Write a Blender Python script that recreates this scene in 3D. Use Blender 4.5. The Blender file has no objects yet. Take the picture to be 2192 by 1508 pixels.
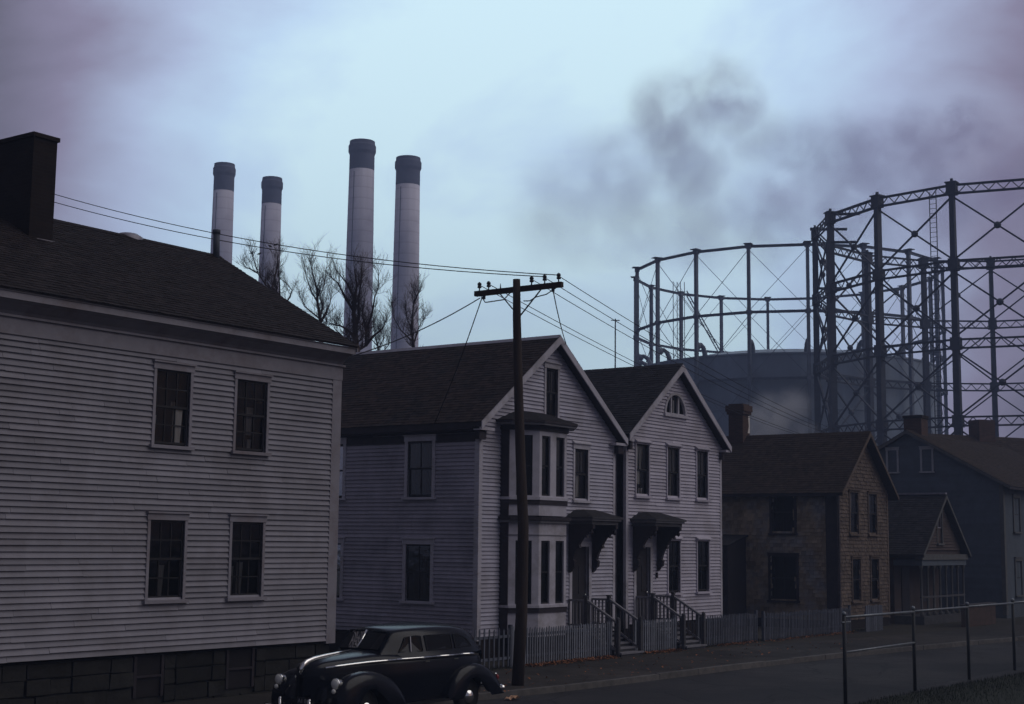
import bpy, math, random
from mathutils import Vector, Matrix
R_ = math.radians
random.seed(7)
SC = bpy.context.scene
COL = SC.collection

# ------------------------------------------------------------------ camera
PITCH, ROLL, YAW = R_(7.376), R_(0.641), R_(35.664)
cp, sp, cy, sy = math.cos(PITCH), math.sin(PITCH), math.cos(YAW), math.sin(YAW)
fw = Vector((cy * cp, sy * cp, sp))
rt0 = Vector((sy, -cy, 0)); up0 = rt0.cross(fw)
rt = rt0 * math.cos(ROLL) + up0 * math.sin(ROLL)
up = up0 * math.cos(ROLL) - rt0 * math.sin(ROLL)
cam = bpy.data.cameras.new('camera')
cam.lens = 51.73; cam.sensor_width = 36; cam.sensor_fit = 'HORIZONTAL'
cam.clip_start = 0.1; cam.clip_end = 3000
camo = bpy.data.objects.new('camera', cam); COL.objects.link(camo)
camo.matrix_world = Matrix(((rt.x, up.x, -fw.x, 0), (rt.y, up.y, -fw.y, 0), (rt.z, up.z, -fw.z, 3.4), (0, 0, 0, 1)))
SC.camera = camo

# ------------------------------------------------------------------ sky, sun, exposure
SUN_AZ, SUN_EL = R_(-58), R_(46)          # direction towards the veiled sun, measured from +X (along the street)
sd = Vector((math.cos(SUN_AZ) * math.cos(SUN_EL), math.sin(SUN_AZ) * math.cos(SUN_EL), math.sin(SUN_EL)))
W = bpy.data.worlds.new('World'); SC.world = W; W.use_nodes = True
nt = W.node_tree; nt.nodes.clear()
def wn(t, **k):
    n = nt.nodes.new(t)
    for a, b in k.items(): setattr(n, a, b)
    return n
tc = wn('ShaderNodeTexCoord')
nish = wn('ShaderNodeTexSky', sky_type='NISHITA', sun_disc=False)
nish.sun_elevation = R_(6); nish.sun_rotation = math.pi / 2 - SUN_AZ; nish.dust_density = 3.0; nish.air_density = 1.5
dotn = wn('ShaderNodeVectorMath', operation='DOT_PRODUCT')
BR = Vector((math.cos(R_(34.5)) * math.cos(R_(9)), math.sin(R_(34.5)) * math.cos(R_(9)), math.sin(R_(9))))  # the thin bright part of the overcast
dotn.inputs[1].default_value = BR
flat = wn('ShaderNodeVectorMath', operation='MULTIPLY'); flat.inputs[1].default_value = (1, 1, .42)   # the thin part reaches well up overhead
fln = wn('ShaderNodeVectorMath', operation='NORMALIZE')
nt.links.new(tc.outputs['Generated'], flat.inputs[0]); nt.links.new(flat.outputs[0], fln.inputs[0]); nt.links.new(fln.outputs[0], dotn.inputs[0])
glow = wn('ShaderNodeMapRange', interpolation_type='SMOOTHSTEP')
glow.inputs[1].default_value = math.cos(R_(25)); glow.inputs[2].default_value = math.cos(R_(3))
nt.links.new(dotn.outputs['Value'], glow.inputs[0])
mp = wn('ShaderNodeMapping'); mp.inputs['Scale'].default_value = (1, 1, 1.6)
nt.links.new(tc.outputs['Generated'], mp.inputs['Vector'])
cl = wn('ShaderNodeTexNoise'); cl.inputs['Scale'].default_value = 5.0; cl.inputs['Detail'].default_value = 7; cl.inputs['Roughness'].default_value = .55; cl.inputs['Distortion'].default_value = .35
nt.links.new(mp.outputs[0], cl.inputs['Vector'])
ca = wn('ShaderNodeMath', operation='MULTIPLY_ADD'); ca.inputs[1].default_value = .8; ca.inputs[2].default_value = -.43
nt.links.new(cl.outputs['Fac'], ca.inputs[0])
cs = wn('ShaderNodeMath', operation='ADD', use_clamp=True)
nt.links.new(ca.outputs[0], cs.inputs[0]); nt.links.new(glow.outputs[0], cs.inputs[1])
rp = wn('ShaderNodeValToRGB'); e = rp.color_ramp.elements
e[0].position = 0.0; e[0].color = (.068, .064, .084, 1)
e[1].position = 1.0; e[1].color = (.63, .84, .94, 1)
m1 = e.new(.35); m1.color = (.235, .215, .32, 1)
m2 = e.new(.66); m2.color = (.42, .50, .70, 1)
m3 = e.new(.86); m3.color = (.52, .69, .89, 1)
nt.links.new(cs.outputs[0], rp.inputs[0])
b1 = wn('ShaderNodeBackground'); b1.inputs[1].default_value = 1.45
b2 = wn('ShaderNodeBackground'); b2.inputs[1].default_value = .06
nt.links.new(rp.outputs[0], b1.inputs[0]); nt.links.new(nish.outputs[0], b2.inputs[0])
mx = wn('ShaderNodeMixShader'); mx.inputs[0].default_value = .12
nt.links.new(b1.outputs[0], mx.inputs[1]); nt.links.new(b2.outputs[0], mx.inputs[2])
wo = wn('ShaderNodeOutputWorld'); nt.links.new(mx.outputs[0], wo.inputs['Surface'])

sl = bpy.data.lights.new('sun', 'SUN'); sl.energy = .85; sl.angle = R_(58); sl.color = (1, .95, .93)
so = bpy.data.objects.new('sun', sl); COL.objects.link(so)
so.rotation_euler = (-sd).to_track_quat('-Z', 'Y').to_euler()

SC.view_settings.view_transform = 'Standard'; SC.view_settings.look = 'None'
SC.view_settings.exposure = 0.0; SC.view_settings.gamma = 1.0
SC.cycles.volume_bounces = 1; SC.cycles.max_bounces = 6; SC.cycles.volume_step_rate = .8

# ------------------------------------------------------------------ materials
MATS = {}
def M(name, base, rough=.8, var=.25, scale=3.0, bump=0.0, bscale=40.0, metal=0.0, spec=.3, island=0.0, stretch=(1, 1, 1), dirt=None, dscale=.6):
    m = bpy.data.materials.new(name); m.use_nodes = True; t = m.node_tree; N = t.nodes; L = t.links
    p = N['Principled BSDF']; p.inputs['Roughness'].default_value = rough; p.inputs['Metallic'].default_value = metal
    p.inputs['Specular IOR Level'].default_value = spec
    co = N.new('ShaderNodeTexCoord'); mp = N.new('ShaderNodeMapping'); mp.inputs['Scale'].default_value = stretch
    L.new(co.outputs['Object'], mp.inputs['Vector'])
    n = N.new('ShaderNodeTexNoise'); n.inputs['Scale'].default_value = scale; n.inputs['Detail'].default_value = 6; n.inputs['Roughness'].default_value = .65
    L.new(mp.outputs[0], n.inputs['Vector'])
    r = N.new('ShaderNodeValToRGB'); a = r.color_ramp.elements
    a[0].position = .3; a[1].position = .72
    a[0].color = tuple(c * (1 - var) for c in base) + (1,); a[1].color = tuple(min(1, c * (1 + var)) for c in base) + (1,)
    L.new(n.outputs['Fac'], r.inputs[0]); out = r.outputs[0]
    if dirt:
        n2 = N.new('ShaderNodeTexNoise'); n2.inputs['Scale'].default_value = dscale; n2.inputs['Detail'].default_value = 5; n2.inputs['Roughness'].default_value = .7
        L.new(co.outputs['Object'], n2.inputs['Vector'])
        r2 = N.new('ShaderNodeValToRGB'); r2.color_ramp.elements[0].position = .48; r2.color_ramp.elements[1].position = .66
        L.new(n2.outputs['Fac'], r2.inputs[0])
        x = N.new('ShaderNodeMixRGB'); x.inputs[2].default_value = tuple(dirt) + (1,)
        L.new(r2.outputs[0], x.inputs[0]); L.new(out, x.inputs[1]); out = x.outputs[0]
    if island:
        g = N.new('ShaderNodeNewGeometry'); o2 = N.new('ShaderNodeObjectInfo')
        s = N.new('ShaderNodeMath'); s.operation = 'ADD'; L.new(g.outputs['Random Per Island'], s.inputs[0]); L.new(o2.outputs['Random'], s.inputs[1])
        f = N.new('ShaderNodeMath'); f.operation = 'FRACT'; L.new(s.outputs[0], f.inputs[0])
        q = N.new('ShaderNodeMath'); q.operation = 'MULTIPLY_ADD'; q.inputs[1].default_value = 2 * island; q.inputs[2].default_value = 1 - island
        L.new(f.outputs[0], q.inputs[0])
        v = N.new('ShaderNodeVectorMath'); v.operation = 'SCALE'; L.new(out, v.inputs[0]); L.new(q.outputs[0], v.inputs['Scale']); out = v.outputs[0]
    L.new(out, p.inputs['Base Color'])
    if bump:
        n3 = N.new('ShaderNodeTexNoise'); n3.inputs['Scale'].default_value = bscale; n3.inputs['Detail'].default_value = 4
        L.new(mp.outputs[0], n3.inputs['Vector'])
        b = N.new('ShaderNodeBump'); b.inputs['Strength'].default_value = bump; b.inputs['Distance'].default_value = .02
        L.new(n3.outputs['Fac'], b.inputs['Height']); L.new(b.outputs[0], p.inputs['Normal'])
    MATS[name] = m; return m
def brick_mat(name, c1, c2, mortar, w=.215, h=.075, rough=.9):
    m = bpy.data.materials.new(name); m.use_nodes = True; t = m.node_tree; N = t.nodes; L = t.links
    p = N['Principled BSDF']; p.inputs['Roughness'].default_value = rough; p.inputs['Specular IOR Level'].default_value = .2
    co = N.new('ShaderNodeTexCoord'); sx = N.new('ShaderNodeSeparateXYZ'); L.new(co.outputs['Object'], sx.inputs[0])
    ad = N.new('ShaderNodeMath'); ad.operation = 'ADD'; L.new(sx.outputs[0], ad.inputs[0]); L.new(sx.outputs[1], ad.inputs[1])
    cb = N.new('ShaderNodeCombineXYZ'); L.new(ad.outputs[0], cb.inputs[0]); L.new(sx.outputs[2], cb.inputs[1])
    b = N.new('ShaderNodeTexBrick'); b.inputs['Scale'].default_value = 1; b.inputs['Brick Width'].default_value = w; b.inputs['Row Height'].default_value = h
    b.inputs['Mortar Size'].default_value = .007; b.inputs['Color1'].default_value = c1 + (1,); b.inputs['Color2'].default_value = c2 + (1,); b.inputs['Mortar'].default_value = mortar + (1,)
    L.new(cb.outputs[0], b.inputs['Vector'])
    n = N.new('ShaderNodeTexNoise'); n.inputs['Scale'].default_value = 1.7; n.inputs['Detail'].default_value = 6; L.new(co.outputs['Object'], n.inputs['Vector'])
    x = N.new('ShaderNodeMixRGB'); x.blend_type = 'MULTIPLY'; x.inputs[0].default_value = .6
    L.new(b.outputs['Color'], x.inputs[1]); L.new(n.outputs['Fac'], x.inputs[2]); L.new(x.outputs[0], p.inputs['Base Color'])
    bp = N.new('ShaderNodeBump'); bp.inputs['Strength'].default_value = .6; bp.inputs['Distance'].default_value = .01; bp.invert = True
    L.new(b.outputs['Fac'], bp.inputs['Height']); L.new(bp.outputs[0], p.inputs['Normal'])
    MATS[name] = m; return m
def glass_mat(name, tint=(.55, .57, .6), refl=.9):
    m = bpy.data.materials.new(name); m.use_nodes = True; t = m.node_tree; N = t.nodes; L = t.links
    N.remove(N['Principled BSDF']); o = N['Material Output']
    tr = N.new('ShaderNodeBsdfTransparent'); tr.inputs[0].default_value = tint + (1,)
    gl = N.new('ShaderNodeBsdfGlossy'); gl.inputs['Roughness'].default_value = .03; gl.inputs[0].default_value = (refl, refl, refl, 1)
    co = N.new('ShaderNodeTexCoord'); n = N.new('ShaderNodeTexNoise'); n.inputs['Scale'].default_value = 2.5; L.new(co.outputs['Object'], n.inputs['Vector'])
    b = N.new('ShaderNodeBump'); b.inputs['Strength'].default_value = .12; b.inputs['Distance'].default_value = .05; L.new(n.outputs['Fac'], b.inputs['Height']); L.new(b.outputs[0], gl.inputs['Normal'])
    fr = N.new('ShaderNodeFresnel'); fr.inputs['IOR'].default_value = 1.5
    x = N.new('ShaderNodeMixShader'); L.new(fr.outputs[0], x.inputs[0]); L.new(tr.outputs[0], x.inputs[1]); L.new(gl.outputs[0], x.inputs[2]); L.new(x.outputs[0], o.inputs['Surface'])
    MATS[name] = m; return m

M('paint_left', (.285, .275, .31), .75, .12, 2.0, .15, 60, island=.13, stretch=(1, 1, .35), dirt=(.235, .222, .245), dscale=.9)
M('trim_left', (.295, .28, .315), .7, .12, 2.5, .1, 60, dirt=(.22, .19, .2), dscale=.8)
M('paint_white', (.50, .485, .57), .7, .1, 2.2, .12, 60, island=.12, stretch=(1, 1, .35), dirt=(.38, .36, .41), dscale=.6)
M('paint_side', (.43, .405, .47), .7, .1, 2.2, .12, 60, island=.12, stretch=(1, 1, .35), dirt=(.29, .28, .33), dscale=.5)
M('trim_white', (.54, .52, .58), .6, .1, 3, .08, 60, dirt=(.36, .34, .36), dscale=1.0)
M('paint_lavender', (.52, .49, .57), .7, .1, 2.2, .12, 60, island=.12, stretch=(1, 1, .35), dirt=(.42, .39, .44), dscale=.6)
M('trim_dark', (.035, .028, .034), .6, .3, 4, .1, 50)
M('sash_dark', (.022, .02, .022), .55, .2, 4)
M('sash_pale', (.30, .28, .31), .55, .2, 4)
M('interior', (.018, .015, .016), .9, .3, 2)
M('curtain', (.80, .77, .72), .9, .12, 5, stretch=(6, 6, .6))
M('curtain_grey', (.20, .19, .19), .9, .2, 5, stretch=(6, 6, .6))
M('curtain_red', (.55, .06, .03), .9, .2, 5)
M('roof_left', (.032, .025, .025), .95, .35, 5, .3, 60, spec=.1, island=.25)
M('roof_brown', (.044, .032, .029), .95, .35, 5, .3, 60, spec=.1, island=.3, dirt=(.028, .025, .026), dscale=.9)
M('roof_grey', (.036, .034, .037), .95, .3, 5, .3, 60, spec=.1, island=.25)
M('roof_rust', (.05, .037, .03), .95, .3, 5, .3, 60, spec=.1, island=.25)
M('ridge_metal', (.30, .29, .34), .5, .2, 6, metal=.3)
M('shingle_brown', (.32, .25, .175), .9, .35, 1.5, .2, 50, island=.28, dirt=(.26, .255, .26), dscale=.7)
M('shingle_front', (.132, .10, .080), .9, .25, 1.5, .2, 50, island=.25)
M('paint_blue', (.10, .12, .145), .8, .15, 2, .2, 40, island=.08)
M('paint_cottage', (.085, .062, .055), .85, .2, 2, .2, 40, island=.1)
M('trim_pale', (.42, .42, .44), .7, .2, 3)
M('trim_dull', (.115, .115, .112), .7, .2, 3)
brick_mat('brick_dark', (.034, .022, .019), (.025, .016, .014), (.03, .025, .024))
brick_mat('brick_red', (.15, .085, .065), (.11, .065, .05), (.13, .11, .10))
M('stone', (.022, .021, .019), .9, .35, 3, .8, 12, island=.3)
M('mortar', (.035, .033, .031), .95, .2, 8, .3, 30)
M('picket_paint', (.19, .205, .24), .75, .2, 4, .1, 60, island=.3)
M('picket_dark', (.10, .11, .14), .8, .25, 4, .1, 60, island=.25)
M('porch_dark', (.07, .068, .075), .8, .3, 4, .1, 50)
M('porch_grey', (.20, .195, .215), .75, .2, 4, .1, 50)
M('door_dark', (.03, .026, .03), .5, .2, 3)
M('pole_wood', (.050, .036, .030), .9, .4, 4, .6, 25, stretch=(1, 1, .12))
M('wire', (.02, .02, .025), .6, .1, 5)
M('insulator', (.02, .02, .025), .2, .2, 5, spec=.5)
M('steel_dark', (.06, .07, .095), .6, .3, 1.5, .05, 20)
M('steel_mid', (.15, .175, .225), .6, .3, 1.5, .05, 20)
M('tank_blue', (.27, .33, .41), .6, .22, .35, .05, 6, stretch=(1, 1, .12), dirt=(.23, .27, .33), dscale=.12)
M('stack_pale', (.76, .74, .84), .9, .14, .16, .05, 3, stretch=(3, 3, .12), dirt=(.60, .58, .68), dscale=.09)
M('stack_cap', (.13, .14, .20), .9, .2, .3)
M('asphalt', (.040, .038, .040), .85, .25, .8, .5, 60, spec=.25, dirt=(.030, .030, .032), dscale=.35)
M('sidewalk', (.045, .040, .036), .9, .35, 1.2, .5, 40, dirt=(.028, .025, .022), dscale=.5)
M('kerb_stone', (.12, .112, .105), .85, .3, 4, .5, 30, island=.25)
M('soil', (.035, .030, .022), .95, .4, .6, .6, 12)
M('verge', (.018, .021, .011), .95, .4, .8, .6, 14)
M('grass', (.014, .019, .008), .8, .35, 1.5, island=.4)
M('leaf', (.30, .125, .055), .8, .3, 6, island=.45)
M('bark', (.060, .038, .032), .9, .3, 5, .3, 30)
M('bird', (.012, .012, .015), .6, .2, 20)
M('car_paint', (.0028, .004, .009), .2, .1, 2, spec=.28)
M('car_black', (.008, .008, .010), .5, .2, 4)
M('rubber', (.012, .012, .013), .8, .2, 8)
M('chrome', (.90, .90, .87), .08, .03, 3, metal=1.0)
M('lens', (.75, .75, .70), .1, .03, 3, spec=.8)
M('red_lens', (.25, .02, .02), .2, .05, 3, spec=.6)
M('plate_dark', (.02, .02, .025), .5, .1, 3)
M('plate_mark', (.32, .32, .33), .6, .1, 3)
M('galvanised', (.20, .22, .24), .45, .3, 6, metal=.5)
M('galvanised_dark', (.03, .033, .036), .6, .25, 6, metal=.2)
M('hedge', (.022, .024, .013), .9, .4, 2, island=.4)
M('paper', (.55, .33, .20), .8, .2, 12)
glass_mat('window_glass', (.86, .87, .88), .5); glass_mat('car_glass', (.30, .33, .36), .6)

def overlay(name, build):              # multiply a pattern into a material's base colour
    t = MATS[name].node_tree; N = t.nodes; L = t.links; p = N['Principled BSDF']; src = p.inputs['Base Color'].links[0].from_socket
    x = N.new('ShaderNodeMixRGB'); x.blend_type = 'MULTIPLY'; x.inputs[0].default_value = 1.0; L.new(src, x.inputs[1]); L.new(build(N, L), x.inputs[2]); L.new(x.outputs[0], p.inputs['Base Color'])
def lifts(N, L):                       # pour lines of the concrete shafts and soot runs below the caps
    co = N.new('ShaderNodeTexCoord'); w = N.new('ShaderNodeTexWave'); w.wave_profile = 'SAW'; w.bands_direction = 'Z'; w.inputs['Scale'].default_value = .14; w.inputs['Distortion'].default_value = .25; L.new(co.outputs['Object'], w.inputs['Vector'])
    r = N.new('ShaderNodeValToRGB'); e = r.color_ramp.elements; e[0].position = 0; e[0].color = (.80, .79, .80, 1); e[1].position = .16; e[1].color = (1, 1, 1, 1); L.new(w.outputs['Fac'], r.inputs[0]); return r.outputs[0]
overlay('stack_pale', lifts)
def cracks(N, L):                      # worn asphalt: cracks and tar patches
    co = N.new('ShaderNodeTexCoord'); n = N.new('ShaderNodeTexNoise'); n.inputs['Scale'].default_value = 1.1; L.new(co.outputs['Object'], n.inputs['Vector'])
    a = N.new('ShaderNodeMixRGB'); a.inputs[0].default_value = .35; L.new(co.outputs['Object'], a.inputs[1]); L.new(n.outputs['Color'], a.inputs[2])
    v = N.new('ShaderNodeTexVoronoi'); v.feature = 'DISTANCE_TO_EDGE'; v.inputs['Scale'].default_value = .55; L.new(a.outputs[0], v.inputs['Vector'])
    r = N.new('ShaderNodeValToRGB'); e = r.color_ramp.elements; e[0].position = 0.0; e[0].color = (.45, .45, .47, 1); e[1].position = .02; e[1].color = (1, 1, 1, 1); L.new(v.outputs['Distance'], r.inputs[0])
    n2 = N.new('ShaderNodeTexNoise'); n2.inputs['Scale'].default_value = .22; n2.inputs['Detail'].default_value = 5; L.new(co.outputs['Object'], n2.inputs['Vector'])
    r2 = N.new('ShaderNodeValToRGB'); f = r2.color_ramp.elements; f[0].position = .4; f[0].color = (.72, .72, .74, 1); f[1].position = .6; f[1].color = (1.25, 1.23, 1.2, 1); L.new(n2.outputs['Fac'], r2.inputs[0])
    x = N.new('ShaderNodeMixRGB'); x.blend_type = 'MULTIPLY'; x.inputs[0].default_value = 1; L.new(r.outputs[0], x.inputs[1]); L.new(r2.outputs[0], x.inputs[2]); return x.outputs[0]
overlay('asphalt', cracks); overlay('sidewalk', cracks)

# ------------------------------------------------------------------ mesh helpers
ORG = {}
class MB:
    def __init__(s): s.v = []; s.f = []
    def quad(s, *p):
        k = len(s.v); s.v += [tuple(q) for q in p]; s.f.append(tuple(range(k, k + len(p))))
    def hexa(s, p):            # 8 points: bottom ring 0-3, top ring 4-7
        k = len(s.v); s.v += [tuple(q) for q in p]
        s.f += [tuple(k + i for i in q) for q in ((3, 2, 1, 0), (4, 5, 6, 7), (0, 1, 5, 4), (1, 2, 6, 5), (2, 3, 7, 6), (3, 0, 4, 7))]
    def box(s, x0, x1, y0, y1, z0, z1):
        s.hexa([(x0, y0, z0), (x1, y0, z0), (x1, y1, z0), (x0, y1, z0), (x0, y0, z1), (x1, y0, z1), (x1, y1, z1), (x0, y1, z1)])
    def fbox(s, fr, a0, a1, d0, d1, z0, z1):
        s.hexa([FP(fr, a, d, z) for z in (z0, z1) for a, d in ((a0, d1), (a1, d1), (a1, d0), (a0, d0))])
    def prism(s, pts, off):    # polygon pts extruded by vector off
        n = len(pts); k = len(s.v); s.v += [tuple(p) for p in pts] + [tuple(Vector(p) + Vector(off)) for p in pts]
        s.f.append(tuple(range(k + n - 1, k - 1, -1))); s.f.append(tuple(range(k + n, k + 2 * n)))
        for i in range(n): j = (i + 1) % n; s.f.append((k + i, k + j, k + n + j, k + n + i))
    def bar(s, p, q, w, h=None):   # square bar between points
        h = h or w; p = Vector(p); q = Vector(q); d = (q - p)
        if d.length < 1e-6: return
        d.normalize(); ref = Vector((0, 0, 1)) if abs(d.z) < .95 else Vector((1, 0, 0))
        a = d.cross(ref).normalized() * w / 2; b = a.cross(d).normalized() * h / 2
        s.hexa([p - a - b, p + a - b, p + a + b, p - a + b, q - a - b, q + a - b, q + a + b, q - a + b])
    def tube(s, pts, rad, n=6, caps=True):
        pts = [Vector(p) for p in pts]; m = len(pts)
        if not hasattr(rad, '__len__'): rad = [rad] * m
        k = len(s.v); prev = None
        for i, p in enumerate(pts):
            d = (pts[min(i + 1, m - 1)] - pts[max(i - 1, 0)]).normalized()
            ref = prev or (Vector((0, 0, 1)) if abs(d.z) < .9 else Vector((1, 0, 0)))
            a = ref - d * ref.dot(d)
            if a.length < 1e-4: a = d.orthogonal()
            a.normalize(); b = d.cross(a); prev = a
            for j in range(n):
                t = 2 * math.pi * j / n; s.v.append(tuple(p + (a * math.cos(t) + b * math.sin(t)) * rad[i]))
        for i in range(m - 1):
            for j in range(n):
                s.f.append((k + i * n + j, k + i * n + (j + 1) % n, k + (i + 1) * n + (j + 1) % n, k + (i + 1) * n + j))
        if caps: s.f.append(tuple(range(k + n - 1, k - 1, -1))); s.f.append(tuple(range(k + (m - 1) * n, k + m * n)))
    def lathe(s, prof, n=24, c=(0, 0, 0), axis='z'):
        k = len(s.v); m = len(prof)
        for r, z in prof:
            for j in range(n):
                t = 2 * math.pi * j / n; x, y = r * math.cos(t), r * math.sin(t)
                s.v.append((c[0] + x, c[1] + y, c[2] + z) if axis == 'z' else ((c[0] + x, c[1] + z, c[2] + y) if axis == 'y' else (c[0] + z, c[1] + x, c[2] + y)))
        for i in range(m - 1):
            for j in range(n): s.f.append((k + i * n + j, k + i * n + (j + 1) % n, k + (i + 1) * n + (j + 1) % n, k + (i + 1) * n + j))
        if prof[0][0] > 1e-6: s.f.append(tuple(range(k + n - 1, k - 1, -1)))
        if prof[-1][0] > 1e-6: s.f.append(tuple(range(k + (m - 1) * n, k + m * n)))
    def grid(s, rows, close=False):
        k = len(s.v); n = len(rows[0])
        for r in rows: s.v += [tuple(p) for p in r]
        for i in range(len(rows) - 1):
            for j in range(n - (0 if close else 1)):
                s.f.append((k + i * n + j, k + i * n + (j + 1) % n, k + (i + 1) * n + (j + 1) % n, k + (i + 1) * n + j))
    def ball(s, c, r, seg=10, ring=6, sc=(1, 1, 1)):
        rows = []
        for i in range(ring + 1):
            a = -math.pi / 2 + math.pi * i / ring
            rows.append([(c[0] + r * sc[0] * math.cos(a) * math.cos(2 * math.pi * j / seg), c[1] + r * sc[1] * math.cos(a) * math.sin(2 * math.pi * j / seg), c[2] + r * sc[2] * math.sin(a)) for j in range(seg)])
        s.grid(rows, True)
    def mesh(s, name, mat, org=(0, 0, 0), smooth=False):
        me = bpy.data.meshes.new(name)
        me.from_pydata([(x - org[0], y - org[1], z - org[2]) for x, y, z in s.v], [], s.f)
        me.materials.append(MATS[mat])
        if smooth: me.polygons.foreach_set('use_smooth', [True] * len(me.polygons))
        me.update(); return me
    def build(s, name, mat, parent=None, smooth=False, **props):
        org = ORG.get(parent.name, (0, 0, 0)) if parent else (0, 0, 0)
        o = bpy.data.objects.new(name, s.mesh(name, mat, org, smooth)); COL.objects.link(o)
        if parent: o.parent = parent
        ORG[o.name] = org
        for k, v in props.items(): o[k] = v
        return o
def FP(fr, a, d, z):
    o, u, n = fr; return (o[0] + u[0] * a + n[0] * d, o[1] + u[1] * a + n[1] * d, z)
def front(t): return ((0, t), (1, 0), (0, -1))     # wall facing the street
def side(s): return ((s, 0), (0, 1), (-1, 0))      # wall facing down the street
def thing(name, label, cat, loc=(0, 0, 0), group=None, rotz=0, local=False):
    o = bpy.data.objects.new(name, None); COL.objects.link(o); o.location = loc; o.rotation_euler = (0, 0, rotz)
    o['label'] = label; o['category'] = cat
    if group: o['group'] = group
    ORG[o.name] = (0, 0, 0) if local else tuple(loc)
    return o
def tag(o, label, cat, group=None):
    o['label'] = label; o['category'] = cat
    if group: o['group'] = group
    return o
def link_copy(src, parent, rotz=None, loc=None):
    c = src.copy(); COL.objects.link(c); c.parent = parent
    if rotz is not None: c.rotation_euler = (0, 0, rotz)
    if loc is not None: c.location = loc
    ORG[c.name] = ORG.get(src.name, (0, 0, 0)); return c

# ------------------------------------------------------------------ house helpers
def clapboards(parent, fr, z0, z1, span, holes, exp, mat, thick=.05, lap=.012, limit=300, name='clapboard', zmin=None):
    """rows of lapped boards; span(z) -> (a0, a1); holes: (a0, a1, z0, z1)"""
    n = max(1, round((z1 - z0) / exp)); exp = (z1 - z0) / n; geo = []
    for i in range(n):
        zb = z0 + i * exp; zt = zb + exp + .045; zl = zb + .026
        (b0, b1), (t0, t1) = span(zb), span(min(zb + exp, z1))
        if b1 - b0 < .05: continue
        cuts = sorted((h[0], h[1]) for h in holes if h[3] > zb + .01 and h[2] < zb + exp - .01)
        segs = []; cur = b0
        for c0, c1 in cuts:
            if c0 > cur + .02: segs.append((cur, c0))
            cur = max(cur, c1)
        if b1 > cur + .02: segs.append((cur, b1))
        cutup = []
        for a, b in segs:
            while b - a > 3.6:
                c = a + random.uniform(1.5, 3.4)
                if b - c < .5: break
                cutup.append((a, c - .0025)); a = c + .0025
            cutup.append((a, b))
        for a, b in cutup:
            ta = t0 if a == b0 else a; tb = t1 if b == b1 else b
            if tb - ta < .01: tb = ta + .01
            j = random.uniform(-.005, .005); w = random.uniform(-.004, .004); j2 = j + random.uniform(-.004, .004)
            geo.append([FP(fr, a, .0, zl + j), FP(fr, b, .0, zl + j2), FP(fr, b, thick + w, zl + j2), FP(fr, a, thick + w, zl + j),
                        FP(fr, ta, -.012, zt), FP(fr, tb, -.012, zt), FP(fr, tb, .004, zt), FP(fr, ta, .004, zt)])
    return geo
def lay(parent, geo, mat, name='clapboard', limit=300):
    geo.sort(key=lambda g: -(Vector(g[1]) - Vector(g[0])).length)
    for g in geo[:limit]:
        m = MB(); m.hexa(g); m.build(name, mat, parent)
    if len(geo) > limit:
        m = MB()
        for g in geo[limit:]: m.hexa(g)
        m.build(name + '_remainder', mat, parent, kind='stuff')
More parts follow.
